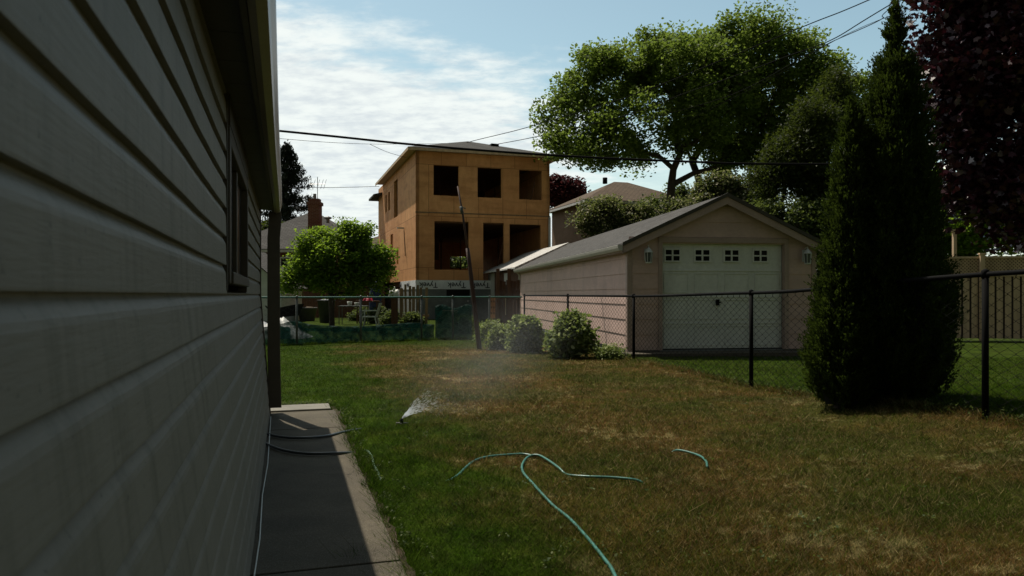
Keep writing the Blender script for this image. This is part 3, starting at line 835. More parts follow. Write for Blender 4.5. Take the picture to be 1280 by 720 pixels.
    # small wall lamp on the side wall
    m = MB(); u_ = su(505); m.obox(C0+s*u_-f*.35+Vector((0,0,zs_(286,u_))), s*.12, f*.35, Vector((0,0,.08))); m.build('wall_bracket', M['white_paint'], r)
    m = MB(); m.tube([C0+s*(u_-.1)-f*.02+Vector((0,0,zs_(288,u_))), C0+s*(u_-.5)-f*.02+Vector((0,0,zs_(320,u_-.5)))], .015, 5); m.build('wall_wire', M['cable'], r)
    m = MB(); m.tube([C0+f*(FLn-.02)-s*.05+Vector((0,0,3.4)), C0+f*(FLn-.02)-s*.05+Vector((0,0,5.0))], .06, 8); m.build('vent_pipe', M['white_paint'], r, smooth=True)
build_construction()

# ------------------------------------------------------------------ garage
def build_garage():
    C = Vector((2.26,14.5,0)); f = Vector((.99,.137,0)); s = Vector((-.137,.99,0)); W = 3.9; L = 14.2; ZE = 2.17; ZP = 3.08
    r = thing('garage', C, 'pinkish-grey detached garage with gable roof and white panelled door', 'garage')
    def fu(px): k=(px-640)/F; return (k*C.y-C.x)/(f.x-k*f.y)
    da, db = fu(828), fu(980); dz = CH-(303-HY)/F*14.6
    Z = lambda z: Vector((0,0,z))
    # front wall pieces: lap boards with butt edges
    m = MB()
    bh = .30
    def boards(o, u, n, a, b, z0, z1):
        z = z0
        while z < z1-.001:
            zt = min(z+bh, z1)
            P = [o+u*a+n*.014+Z(z), o+u*b+n*.014+Z(z), o+u*b+Z(zt), o+u*a+Z(zt)]
            m.quad(*P); m.quad(o+u*a+Z(z), o+u*b+Z(z), P[1], P[0]); z = zt
    boards(C, f, -s, 0, da-.09, .08, ZE); boards(C, f, -s, db+.09, W, .08, ZE)
    # over door up to eave height
    boards(C, f, -s, da-.09, db+.09, dz+.10, max(dz+.11, ZE))
    # gable triangle
    zt0 = max(dz+.11, ZE)
    k = int((ZP-zt0)/bh)+1
    for i in range(k):
        za = zt0+bh*i; zb = min(za+bh, ZP)
        wa = (za-ZE)/(ZP-ZE)*W/2; wb = (zb-ZE)/(ZP-ZE)*W/2
        P = [C+f*wa-s*.014+Z(za), C+f*(W-wa)-s*.014+Z(za), C+f*(W-wb)+Z(zb), C+f*wb+Z(zb)]
        m.quad(*P); m.quad(C+f*wa+Z(za), C+f*(W-wa)+Z(za), P[1], P[0])
    # fill corner between eave-level and zt0
    m.quad(C+Z(ZE), C+f*W+Z(ZE), C+f*(W-.02)+Z(zt0), C+f*.02+Z(zt0))
    boards(C, s, -f, 0, L, .08, ZE)
    boards(C+f*W, s, f, 0, L, .08, ZE)
    m.poly([C+s*L+Z(.05), C+s*L+f*W+Z(.05), C+s*L+f*W+Z(ZE), C+s*L+f*W/2+Z(ZP), C+s*L+Z(ZE)])
    m.build('wall', M['garage_wall'], r)
    m = MB()
    m.obox(C-f*.02-s*.022+Z(.05), f*.10, s*.02, Z(ZE-.07)); m.build('corner_trim', M['garage_trim'], r); m = MB(); m.obox(C+f*(W-.08)-s*.022+Z(.05), f*.10, s*.02, Z(ZE-.07))
    m.build('corner_trim', M['garage_trim'], r); m = MB(); m.obox(C-f*.022-s*.0+Z(.05), f*.02, s*.09, Z(ZE-.07))
    m.build('corner_trim', M['garage_trim'], r)
    m = MB(); m.obox(C-f*.0+s*.03+Z(-.1), f*W, s*(L-.05), Z(.175)); m.build('foundation', M['foundation'], r)
    # door frame
    m = MB()
    m.obox(C+f*(da-.09)-s*.03+Z(.07), f*.085, s*.12, Z(dz+.03)); m.obox(C+f*(db+.003)-s*.03+Z(.07), f*.085, s*.12, Z(dz+.03))
    m.obox(C+f*(da-.09)-s*.034+Z(dz), f*(db-da+.18), s*.13, Z(.105)); m.build('door_frame', M['garage_trim'], r, bevel=.004)
    # door with four sections
    dw = db-da; y0 = .10
    d_ = None
    m = MB(); m.obox(C+f*da+s*y0+Z(.09), f*dw, s*.04, Z(dz-.09))
    door = m.build('garage_door', M['door_white'], r)
    H = (dz-.09)
    rows = 4; rh = H/rows
    m = MB()
    for j in range(rows):
        z0 = .09+rh*j
        m.obox(C+f*(da+.01)+s*(y0-.018)+Z(z0+rh-.035), f*(dw-.02), s*.016, Z(.03))
        if j == rows-1: continue
        for i in range(4):
            w = dw/4; a = da+i*w+.06
            # raised panel frame
            for (aa,zz,ww,hh) in ((a,z0+.06,w-.12,.022),(a,z0+rh-.09,w-.12,.022)): m.obox(C+f*aa+s*(y0-.014)+Z(zz), f*ww, s*.012, Z(hh))
            for aa in (a, a+w-.12-.022): m.obox(C+f*aa+s*(y0-.014)+Z(z0+.084), f*.022, s*.012, Z(rh-.177))
    m.build('door_panel_moulding', M['door_white'], door, bevel=.003)
    wz1 = CH-(310.5-HY)/F*14.7; wz0 = CH-(327.5-HY)/F*14.7
    for (pa,pb) in ((832,853),(869.5,890.5),(906.5,927),(943,963)):
        a, b = fu(pa), fu(pb)
        m = MB(); fr=.028
        m.obox(C+f*a+s*(y0-.03)+Z(wz0), f*(b-a), s*.028, Z(fr)); m.obox(C+f*a+s*(y0-.03)+Z(wz1-fr), f*(b-a), s*.028, Z(fr))
        m.obox(C+f*a+s*(y0-.03)+Z(wz0+fr), f*fr, s*.028, Z(wz1-wz0-2*fr)); m.obox(C+f*(b-fr)+s*(y0-.03)+Z(wz0+fr), f*fr, s*.028, Z(wz1-wz0-2*fr))
        m.obox(C+f*((a+b)/2-.016)+s*(y0-.028)+Z(wz0+fr), f*.032, s*.026, Z(wz1-wz0-2*fr))
        zc = (wz0+wz1)/2
        m.obox(C+f*(a+fr)+s*(y0-.026)+Z(zc-.014), f*((b-a)/2-fr-.016), s*.024, Z(.028)); m.obox(C+f*((a+b)/2+.016)+s*(y0-.026)+Z(zc-.014), f*((b-a)/2-fr-.016), s*.024, Z(.028))
        w_ = m.build('door_window', M['door_white'], door)
        m = MB(); m.obox(C+f*(a+fr*.5)+s*(y0-.008)+Z(wz0+fr*.5), f*(b-a-fr), s*.006, Z(wz1-wz0-fr)); m.build('pane', M['glass'], w_)
    m = MB(); hx = fu(899); m.obox(C+f*(hx-.03)+s*(y0-.05)+Z(.95), f*.06, s*.05, Z(.12)); m.obox(C+f*(hx-.06)+s*(y0-.065)+Z(1.0), f*.12, s*.015, Z(.025)); m.build('handle', M['black_metal'], door, bevel=.004)
    m = MB(); m.obox(C+f*(da+.0)+s*(y0-.02)+Z(.075), f*dw, s*.06, Z(.022)); m.build('bottom_seal', M['black_metal'], door)
    # lanterns
    for px in (808, 1005):
        u = fu(px); zc = CH-(322-HY)/F*14.7; p = C+f*u-s*.14
        m = MB(); m.obox(C+f*(u-.05)-s*.035+Z(zc-.07), f*.10, s*.02, Z(.24)); m.tube([C+f*u-s*.03+Z(zc+.19), p+Z(zc+.22), p+Z(zc+.17)], .010, 6)
        m.lathe(p+Z(zc), [(.005,.19),(.03,.165),(.085,.095),(.085,.085)], 6)
        m.lathe(p+Z(zc), [(.02,-.135),(.065,-.12),(.07,-.10)], 6)
        for q in range(6):
            an = q*math.pi/3; m.tube([p+Vector((.06*math.cos(an),.06*math.sin(an),zc-.10)), p+Vector((.078*math.cos(an),.078*math.sin(an),zc+.088))], .006, 4)
        l_ = m.build('wall_lantern', M['lamp_grey'], r)
        m = MB(); m.lathe(p+Z(zc), [(.052,-.098),(.068,.083)], 6); m.build('lantern_glass', M['lamp_glass'], l_)
    # roof
    ov = .17; of = .22; sl = (ZP-ZE)/(W/2); ze = ZE-ov*sl+.06; zp = ZP+.06
    A = C-f*ov-s*of; B = C+f*(W+ov)-s*of; R0 = C+f*W/2-s*of; T = s*(L+of+.15)
    uv_planes([[A+Z(ze),R0+Z(zp),R0+T+Z(zp),A+T+Z(ze)],[R0+Z(zp),B+Z(ze),B+T+Z(ze),R0+T+Z(zp)]], 'roof', M['roof_grey'], r, thick=.05)
    m = MB()  # rake boards
    for (P,Q) in ((A,R0),(B,R0)):
        p, q = P+Z(ze-.20), R0+Z(zp-.20)
        m.obox(p+s*.02, q-p, s*.025, Z(.145))
    m.build('rake_board', M['garage_trim'], r)
    m = MB()
    for (P,Q) in ((A,R0),(B,R0)):
        p, q = P+Z(ze-.055), R0+Z(zp-.055)
        m.obox(p-s*.012, q-p, s*.03, Z(.075))
    m.build('drip_edge', M['soffit'], r)
    m = MB(); m.obox(A+Z(ze-.17)+s*.02, f*.02, T*.985, Z(.12)); m.build('eave_fascia', M['garage_trim'], r)
    G = [(.0,.0),(.0,-.11),(-.06,-.11),(-.09,-.06),(-.10,-.005),(-.09,0),(-.085,-.01)]; n=len(G); vs=[]
    for i in range(2):
        q = A+T*i*.99; vs += [q+f*(g[0]-.002)+Z(ze-.03+g[1]) for g in G]
    m = MB(); m.add(vs, [(j,j+1,n+j+1,n+j) for j in range(n-1)]); m.poly([A+f*(g[0]-.002)+Z(ze-.03+g[1]) for g in G[:6]]); m.build('gutter', M['gutter_white'], r)
    m = MB(); q = C+s*(L-.15)-f*.05; m.tube([q+Z(.1), q+Z(1.9), q-f*.12+Z(2.05)], .035, 6); m.build('downspout', M['gutter_white'], r)
    # soffit under rake/eave
    m = MB(); m.quad(A+Z(ze-.175), A+f*(ov)+Z(ze-.175), A+f*ov+T+Z(ze-.175), A+T+Z(ze-.175)); m.build('soffit', M['garage_trim'], r)
    # concrete apron
    m = MB(); m.obox(C-f*.3-s*.62+Z(-.03), f*(W+.8), s*.60, Z(.085)); tag(m.build('garage_apron', M['concrete']), kind='structure')
build_garage()

# ------------------------------------------------------------------ shed behind garage
def build_shed():
    E1=Vector((-1.5,37,2.25)); E2=Vector((.12,29.3,2.25)); ed=(E2-E1).normalized(); pn=Vector((-ed.y,ed.x,0)); 
    r = thing('garden_shed', (E1.x,E1.y,0), 'small shed with pale shingled roof behind the far corner of the garage', 'shed')
    L=(E2-E1).length; up=Vector((0,0,1.0)); Wd=2.2
    uv_planes([[E1,E2,E2+pn*Wd+up,E1+pn*Wd+up],[E1+pn*2*Wd,E2+pn*2*Wd,E2+pn*Wd+up,E1+pn*Wd+up]], 'roof', M['roof_pale'], r, thick=.06)
    B0=E1+pn*.3+ed*.3; B0.z=0
    m=MB(); m.obox(B0, pn*(2*Wd-.6), ed*(L-.5), Vector((0,0,2.2))); m.build('wall', M['wood_brown'], r)
    m=MB(); m.obox(B0-pn*.03+ed*.0+Vector((0,0,.8)), pn*.025, ed*1.6, Vector((0,0,1.38))); m.build('pale_board', M['white_paint'], r); m=MB(); m.obox(B0-pn*.03+ed*4.0+Vector((0,0,1.6)), pn*.025, ed*1.3, Vector((0,0,.5))); m.build('pale_board', M['white_paint'], r)
    for e_ in (.35, L-.25):
        m=MB(); q=E1+ed*e_; m.poly([q+pn*.3, q+pn*(2*Wd-.3), q+pn*Wd+up*.88]); m.build('gable', M['wood_brown'], r)
    # block pillar
    r2 = thing('block_pillar', at(615,425,24), 'orange hollow-brick pillar beside the brown board gate', 'pillar')
    a = at(612.5,0,24).x; b = at(619,0,24).x; m = MB(); m.box(a, b, 24, 24.16, 0, CH-(371-HY)/F*24)
    for k in range(3):
        pass
    m.build('blocks', M['orange_block'], r2)
    m = MB()
    for k in range(5):
        z = .15+.19*k
        for q in range(2): m.box(a+.03+q*.08, a+.065+q*.08, 23.985, 23.998, z, z+.06)
    m.build('block_holes', M['interior'], r2)
    # brown board fence/gate
    D2 = 22.5; r3 = thing('board_gate', at(634,425,D2), 'tall dark brown board gate between the brick pillar and the garage', 'gate')
    a = at(619.5,0,D2).x; b = at(650,0,D2).x; zt = CH-(350-HY)/F*D2; n = 7; w = (b-a)/n
    for k in range(n):
        m = MB(); m.box(a+k*w+.006, a+(k+1)*w-.004, D2, D2+.022, .05, zt-.02*((k*7)%3)); m.build('board', M['wood_brown'], r3)
    for px in (622.5, 636.5):
        x = at(px,0,D2).x; m = MB(); m.box(x-.055, x+.055, D2-.12, D2-.005, 0, CH-(336-HY)/F*D2); m.build('post', M['wood_brown'], r3, bevel=.01)
    m = MB(); m.box(a, b, D2+.023, D2+.06, 1.2, 1.3); m.build('rail', M['wood_brown'], r3)
    m = MB(); x = at(632,0,D2).x; m.box(x-.012, x+.012, D2-.03, D2-.003, .55, 1.05); m.build('pale_lath', M['wood_fence'], r3)
build_shed()

# ------------------------------------------------------------------ hip houses
def hip_house(name, C, f, s, W, L, zb, ze, rise, ov, wall, roof, label, trim='gutter_white'):
    r = thing(name, C, label, 'house'); Z = lambda z: Vector((0,0,z))
    m = MB(); m.obox(C+Z(-.1), f*W, s*L, Z(ze+.1)); m.build('wall', M[wall], r)
    a=C-f*ov-s*ov; b=C+f*(W+ov)-s*ov; c=C+f*(W+ov)+s*(L+ov); d=C-f*ov+s*(L+ov)
    h = min(W,L)/2+ov
    if W <= L: r1=C+f*W/2+s*(h-ov); r2=C+f*W/2+s*(L+ov-h)
    else: r1=C+f*(h-ov)+s*L/2; r2=C+f*(W+ov-h)+s*L/2
    e=Z(ze); p=Z(ze+rise)
    if W <= L: pl=[[a+e,b+e,r1+p],[b+e,c+e,r2+p,r1+p],[c+e,d+e,r2+p],[d+e,a+e,r1+p,r2+p]]
    else: pl=[[a+e,b+e,r2+p,r1+p],[b+e,c+e,r2+p],[c+e,d+e,r1+p,r2+p],[d+e,a+e,r1+p]]
    uv_planes(pl, 'roof', M[roof], r, thick=.03)
    m = MB(); m.obox(a+Z(ze-.18), f*(W+2*ov), s*.05, Z(.14)); m.obox(a+s*.05+Z(ze-.18), f*.05, s*(L+2*ov-.05), Z(.14)); m.obox(b-f*.05+s*.05+Z(ze-.18), f*.05, s*(L+2*ov-.05), Z(.14)); m.build('eave_gutter', M[trim], r)
    m = MB(); m.obox(a+f*.06+s*.06+Z(ze-.10), f*(W+2*ov-.12), s*(L+2*ov-.12), Z(.02)); m.build('soffit', M['garage_trim'], r)
    return r
def add_window(r, o, u, n, w, h, z):
    m = MB(); fr=.07
    Z = lambda q: Vector((0,0,q))
    m.obox(o+n*.002+Z(z), u*w, n*.05, Z(fr)); m.obox(o+n*.002+Z(z+h-fr), u*w, n*.05, Z(fr)); m.obox(o+n*.002+Z(z+fr), u*fr, n*.05, Z(h-2*fr)); m.obox(o+n*.002+u*(w-fr)+Z(z+fr), u*fr, n*.05, Z(h-2*fr))
    w_ = m.build('window', M['white_paint'], r); m = MB(); m.obox(o+n*.004+u*fr*.5+Z(z+fr*.5), u*(w-fr), n*.015, Z(h-fr)); m.build('pane', M['glass'], w_)
f_ = Vector((.954,.30,0)); s_ = Vector((-.30,.954,0))
H2 = hip_house('brick_house', Vector((4.75,46,0)), f_, s_, 7.5, 6.5, 0, 7.0, 1.75, .45, 'tan_brick', 'roof_brown', 'tan brick house with brown hip roof behind the garage')
m = MB(); m.tube([Vector((6.2,49.6,8.55)), Vector((6.2,49.6,8.95))], .16, 8); m.build('roof_vent', M['black_metal'], H2, smooth=True)
BG = hip_house('bungalow', Vector((-15.6,40.4,0)), Vector((1,0,0)), Vector((0,1,0)), 7.6, 8.4, 0, 3.62, 2.5, .4, 'red_brick', 'roof_grey', 'red brick bungalow with grey hip roof and tall brick chimney at far left')
add_window(BG, Vector((-12.6,40.4,0)), Vector((1,0,0)), Vector((0,-1,0)), 1.1, 1.3, 1.9)
m = MB(); cx = -10.95; m.box(cx-.3, cx+.33, 41.0, 41.6, 3.4, 6.1); m.box(cx-.36, cx+.39, 40.94, 41.66, 6.1, 6.28); m.box(cx-.26, cx+.29, 41.04, 41.56, 6.28, 6.46); ch = m.build('chimney', M['red_brick'], BG)
m = MB(); m.tube([Vector((cx,41.3,6.4)), Vector((cx,41.3,6.75))], .09, 8); m.build('chimney_pot', M['steel'], ch)
m = MB(); ax = cx+.05; m.tube([Vector((ax,41.7,6.2)), Vector((ax,41.7,7.75))], .02, 5)
m.tube([Vector((ax-.45,41.7,7.35)), Vector((ax+.45,41.7,7.35))], .014, 4)
for k, z in enumerate((-.42,-.2,.05,.25,.42)): m.tube([Vector((ax+z,41.7-.3,7.35-.30+.0*k)), Vector((ax+z,41.7+.3,7.35+.30))], .012, 4)
m.build('antenna', M['steel'], BG)
m = MB(); m.lathe(Vector((-10.4,42.0,5.2)), [(.10,0),(.10,.2),(.22,.25),(.22,.32),(.02,.4)], 10); m.build('roof_vent', M['steel'], BG)
# second roof glimpsed between tree and unfinished house
hip_house('brick_house', Vector((-13.4,64,0)), Vector((1,0,0)), Vector((0,1,0)), 8, 8, 0, 5.4, 2.0, .4, 'red_brick', 'roof_brown', 'distant red brick house glimpsed left of the unfinished house')
# white sided outbuilding at left
def outbuilding():
    D=31.; r = thing('outbuilding', at(338,400,D), 'low white-sided outbuilding with sloping roof beyond the far-left fence', 'shed')
    a = at(300,0,D).x; b = at(352,0,D).x; zt = CH-(333-HY)/F*D
    m = MB()
    for k in range(14):
        z = .05+.165*k
        P=[Vector((a,D-.02,z)),Vector((b,D-.02,z)),Vector((b,D,z+.165)),Vector((a,D,z+.165))]
        if z+.165 > zt-.75: break
        m.quad(*P); m.quad(Vector((a,D,z)),Vector((b,D,z)),P[1],P[0])
    z1 = z
    m.poly([Vector((a,D,z1)),Vector((b,D,z1)),Vector((a,D,zt+.65))])
    m.box(a, b, D+.03, D+3, 0, z1-.02); m.build('wall', M['white_paint'], r)
    uv_planes([[Vector((a,D-.2,zt+.75)),Vector((b+.25,D-.2,z1-.1)),Vector((b+.25,D+3.2,z1-.1)),Vector((a,D+3.2,zt+.75))]], 'roof', M['roof_grey'], r, thick=.05)
outbuilding()

# ------------------------------------------------------------------ wood fences
def board_fence(name, A, B, zt, label, mat, bw=.14, gap=.012, post=None, cap=True, group=None, boards_each=True):
    A=Vector((*A,0)); B=Vector((*B,0)); L=(B-A).length; D=(B-A)/L; n=Vector((-D.y,D.x,0))
    r = thing(name, A, label, 'fence', group)
    k=int(L/(bw+gap))
    for i in range(k):
        m = MB(); m.obox(A+D*(i*(bw+gap))+Vector((0,0,.03)), D*bw, n*.02, Vector((0,0,zt-.03+.01*math.sin(i*5)))); m.build('board', mat, r)
    return r,A,D,n,L
r,A,D,n,L = board_fence('board_fence', (at(344,0,36).x,36), (at(483,0,36).x,36), 1.60, 'dark reddish-brown board fence behind the small fruit tree', M['wood_brown'])
m = MB(); m.obox(A+n*.022+Vector((0,0,1.2)), D*L, n*.05, Vector((0,0,.09))); m.build('rail', M['wood_brown'], r)
# right neighbour's tan fence
A2 = Vector((9.6,19.3,0)); B2 = Vector((17.5,17.6,0)); L=(B2-A2).length; D=(B2-A2)/L; n=Vector((D.y,-D.x,0))
r = thing('privacy_fence', A2, 'tall tan privacy fence with lattice top beyond the lawn at right', 'fence')
top=2.13; mid=1.62
for i in range(int(L/.19)):
    m = MB(); m.obox(A2+D*(i*.19)+Vector((0,0,.06)), D*.140, n*.02, Vector((0,0,mid-.06))); m.build('board', M['wood_fence'], r)
m = MB(); m.obox(A2-n*.022+Vector((0,0,.06)), D*L, n*.018, Vector((0,0,mid-.06))); m.build('gap_shade_backing', M['wood_gap'], r)  # near-black sheet standing in for the shade in the board gaps
m = MB(); m.obox(A2+Vector((0,0,mid))+n*-.01, D*L, n*.06, Vector((0,0,.05))); m.obox(A2+Vector((0,0,top-.05))-n*.02, D*L, n*.09, Vector((0,0,.05))); m.build('rail', M['wood_fence'], r)
m = MB()
k = int(L/.085)
for i in range(k+6):
    for sg in (1,-1):
        h=top-.05-mid-.05; o=A2+D*(i*.085 - (h if sg>0 else 0))+Vector((0,0,mid+.05))+n*(.008 if sg>0 else .018)
        if sg<0: o=A2+D*(i*.085)+Vector((0,0,mid+.05))+n*.018
        if (o-A2).dot(D) < 0 or (o-A2).dot(D) > L-.6: continue
        m.obox(o, D*.035, n*.008, D*(h*sg)+Vector((0,0,h)))
m.build('lattice', M['wood_fence'], r)
m = MB(); m.obox(A2-n*.03+Vector((0,0,mid+.05)), D*L, n*.012, Vector((0,0,top-mid-.10))); m.build('backing_panel', M['wood_old'], r)
for s in (.3, 2.65, 5.0, 7.4):
    pass
def sx(px): k=(px-640)/F; return (k*A2.y-A2.x)/(D.x-k*D.y)
s0 = sx(1226)
for s in (s0-2.4, s0, s0+2.4):
    m = MB(); m.obox(A2+D*(s-.055)+n*.03, D*.11, n*.10, Vector((0,0,top+.05))); m.obox(A2+D*(s-.075)+n*.012+Vector((0,0,top+.05)), D*.15, n*.14, Vector((0,0,.03))); m.build('post', M['wood_fence'], r)
# clothes pole
r = thing('clothes_pole', at(1193,420,24), 'pale T-shaped clothesline pole standing behind the tan fence', 'pole')
p = at(1193,288,24); m = MB(); m.box(p.x-.05,p.x+.05,23.95,24.05,0,p.z-.05); m.build('post', M['wood_fence'], r)
m = MB(); m.box(p.x-.33,p.x+.33,23.95,24.05,p.z-.05,p.z+.03); m.build('crossbar', M['wood_fence'], r)

# neighbour plank fence (unfinished)
D0=27.0; r = thing('plank_fence', at(500,410,D0), 'row of uneven weathered upright planks in front of the unfinished house', 'fence')
for px0,w,top_ in ((500,5,361),(506,3,356),(511,3.5,358),(515,4,359),(521,3,357),(525.5,3,360),(531,3.5,360)):
    a=at(px0,0,D0).x; m = MB(); m.obox((a,D0+.04*random.random(),.02), (w/F*D0*.9,0,0), (0,.03,0), (.03*random.uniform(-1,1),0,CH-(top_-HY)/F*D0)); m.build('plank', M['wood_old'], r)
m = MB(); m.box(at(499,0,D0).x, at(536,0,D0).x, D0+.08, D0+.14, .35, .43); m.box(at(499,0,D0).x, at(536,0,D0).x, D0+.08, D0+.14, 1.0, 1.08); m.build('rail', M['wood_old'], r)

# leaning pole
r = thing('leaning_pole', at(600,436,16), 'tall dark rusty pole leaning left in front of the unfinished house', 'pole')
b=at(600,437,16.0); b.z=-.1; t1=at(587,330,16.1); t2=at(578,265,16.2); t3=at(572,233,16.3)
m = MB(); m.tube([b, b.lerp(t1,.5), t1, t1+(t2-t1)*.3], [.055,.052,.045,.043], 10); m.build('pole_shaft', M['rust'], r, smooth=True)
m = MB(); m.tube([t1+(t2-t1)*.2, t2, t3], [.028,.022,.018], 8); m.build('pole_tip', M['rust'], r, smooth=True)
m = MB(); m.tube([t2+Vector((-.03,-.03,.12)), t2+Vector((.0,-.03,-.04))], .035, 8); m.tube([t2+Vector((0,-.02,.1)), t2+Vector((.07,-.03,.07))], .012,6); m.build('pulley_clamp', M['galv'], r, smooth=True)

# ------------------------------------------------------------------ garden clutter in far yard
def chair():
    D=25.; c=at(463,0,D); x=c.x; r = thing('plastic_chair', (x,D,0), 'pale plastic garden armchair standing alone on the far lawn', 'chair')
    def bx(*a): m=MB(); m.box(*a); return m
    m=MB(); m.obox((x-.25,D-.24,.40),(.47,0,0),(0,.48,0),(0,0,.04)); m.build('seat', M['plastic_white'], r, bevel=.012)
    # chair faces left; back at right side, leaning
    m=MB()
    for k in range(6): m.obox((x+.20,D-.235+.08*k,.44),(.02,0,0),(0,.06,0),(.12,0,.40))
    m.obox((x+.31,D-.24,.82),(.03,0,0),(0,.48,0),(.015,0,.06)); m.build('backrest', M['plastic_white'], r, bevel=.006)
    for sy in (-.26,.23):
        m=MB(); m.obox((x-.27,D+sy,.61),(.53,0,0),(0,.05,0),(0,0,.03)); m.obox((x-.27,D+sy,.42),(.04,0,0),(0,.04,0),(0,0,.19)); m.build('armrest', M['plastic_white'], r, bevel=.006)
    for sx_,lean in ((-.25,-.05),(.18,.07)):
        for sy in (-.24,.20):
            m=MB(); m.obox((x+sx_+lean,D+sy,0),(.04,0,0),(0,.04,0),(-lean,0,.40)); m.build('leg', M['plastic_white'], r)
chair()
def table():
    D=29.; x=at(442,0,D).x; r = thing('garden_table', (x,D,0), 'green-framed garden table left of the plastic chair', 'table')
    m=MB(); m.box(x-.55,x+.55,D-.3,D+.3,.70,.73); m.build('tabletop', M['galv'], r)
    for a in (-.52,.48):
        for b in (-.28,.24): m=MB(); m.box(x+a,x+a+.03,D+b,D+b+.03,0,.70); m.build('leg', M['galv'], r)
    for px,h in ((437,.16),(446,.12)):
        xx=at(px,0,D).x; m=MB(); m.lathe(Vector((xx,D,.735)),[(.07,0),(.10,h),(.08,h)],12); o=m.build('flower_pot', M['white_paint'], smooth=True); tag(o,'small pale pot on the garden table, '+('left' if px<440 else 'right')+' of the two','pot','pots on the garden table')
table()
def tubs():
    for px,D,w,h,mt,lab,nm in ((384,33,.42,.55,'pot','grey planter tub standing at the foot of the brown board fence','planter'),(408,31,.36,.9,'tarp_dark','dark bin standing just left of the fruit tree trunk','bin')):
        x=at(px,0,D).x; r=thing(nm,(x,D,0),lab,nm); m=MB(); m.lathe(Vector((x,D,0)),[(w*.75,0),(w,h),(w*1.06,h),(w*1.06,h+.04),(w*.9,h+.04)],18); m.build('tub',M[mt],r,smooth=True)
        m=MB(); m.lathe(Vector((x,D,h+.02)),[(w*.9,0),(w*.5,.05),(.02,.07)],18); m.build('lid' if nm=='bin' else 'soil',M['soil' if nm!='bin' else 'tarp_dark'],r)
tubs()
def cloth(name, c, sx_, sy_, h, mat, label, cat, seed):
    rr=random.Random(seed); n=14; vs=[]
    for j in range(n+1):
        for i in range(n+1):
            u=i/n*2-1; v=j/n*2-1; q=max(0,1-max(abs(u),abs(v))**3)
            vs.append(Vector((c[0]+u*sx_, c[1]+v*sy_, c[2]+h*q*(.75+.35*math.sin(u*5+seed)*math.cos(v*4))+.02*rr.random()*q*4)))
    m=MB(); m.add(vs,[(j*(n+1)+i,j*(n+1)+i+1,(j+1)*(n+1)+i+1,(j+1)*(n+1)+i) for j in range(n) for i in range(n)])
    return tag(m.build(name,M[mat],smooth=True),label,cat)
x=at(345,0,19.5).x
cloth('tarp_pile',(x-.3,20.0,0),1.0,.55,.38,'tarp','crumpled grey and white tarp heap at the far-left corner beyond the fence','tarp',3)
cloth('tarp_pile',(at(353,0,20).x,19.7,.36),.28,.28,.16,'white_paint','white folded sheet on top of the grey tarp heap','sheet',5)
def barrow():
    D=21.0; x=at(357,0,D).x; r=thing('wheelbarrow',(x,D,0),'black wheelbarrow tipped up beside the grey tarp heap','wheelbarrow')
    m=MB(); b=[(-.30,-.28,.55),(.30,-.28,.62),(.30,.28,.62),(-.30,.28,.55)]; t_=[(-.36,-.36,.80),(.42,-.36,.95),(.42,.36,.95),(-.36,.36,.80)]
    vs=[Vector((x+p[0],D+p[1],p[2]-.05)) for p in b+t_]; m.add(vs,[(0,1,2,3),(0,1,5,4),(1,2,6,5),(2,3,7,6),(3,0,4,7)]); m.build('tray',M['black_metal'],r)
    m=MB(); 
    for sy in (-.2,.2): m.tube([Vector((x-.5,D+sy,.85)),Vector((x-.2,D+sy,.5)),Vector((x+.3,D+sy*.3,.2))],.018,6); m.tube([Vector((x-.15,D+sy,.5)),Vector((x-.2,D+sy,0.02))],.016,6)
    m.build('frame',M['black_metal'],r)
    m=MB(); m.tube([Vector((x+.3,D-.04,.18)),Vector((x+.3,D+.04,.18))],.18,18); m.build('wheel',M['black_metal'],r)
barrow()
x=at(460,0,30).x; cloth('red_cushion',(x,30.,.92),.17,.2,.13,'red_plastic','bright red cushion seen through the fence beneath the fruit tree','cushion',2)
r=thing('wooden_bench',(x,30,0),'dark bench under the red cushion','bench'); m=MB(); m.box(x-.45,x+.45,29.75,30.3,.86,.92); m.build('seat',M['wood_brown'],r)
for a in (-.42,.37):
    for b in (29.78,30.2): m=MB(); m.box(x+a,x+a+.05,b,b+.05,0,.86); m.build('leg',M['wood_brown'],r)
x=at(469,0,31).x; m=MB(); m.lathe(Vector((x,31,.0)),[(.16,.02),(.24,.5),(.26,1.0),(.20,1.55),(.10,1.7)],12); tag(m.build('covered_stand',M['blue_cloth'],smooth=True),'dark blue covered upright bundle beside the unfinished house wall','bundle')
m=MB(); x=at(493,0,27).x
cloth('plastic_sheet',(x,27,1.1),.20,.16,.26,'white_paint','bright white plastic bag on top of the fence beside the planks','bag',8)
r=thing('fence_stub',(x,27.1,0),'short dark board panel under the white plastic bag','fence'); m=MB(); m.box(x-.12,x+.12,27.0,27.05,.02,1.13); m.build('panel',M['wood_brown'],r)
# edging stones line from (478,392) to (520,407)
E=[gp(478,395,0),gp(492,399,0),gp(505,403,0),gp(522,408,0)]
P=spline(E,5)
for i,p in enumerate(P):
    m=MB(); w=.14; m.lathe(p-Vector((0,0,.02)),[(w*.9,0),(w,.06),(w*.8,.10+.02*random.random()),(.03,.12)],7); o=m.build('edging_stone',M['stone'],smooth=True); 
    tag(o,'pale edging stone in the row bordering the far garden bed','stone','stones edging the far garden bed')
# retaining boards in front of tall netting
m=MB(); 
r=thing('block_stack',gp(556,408,0),'low stack of tan blocks behind the far fence right of the planks','blocks')
x0=at(547,0,26).x
for j in range(3):
    m=MB(); m.box(x0+.05*j,x0+.62+.03*j,26,26.3,.22*j-.05,.22*j+.16); m.build('block',M['wood_old'],r)

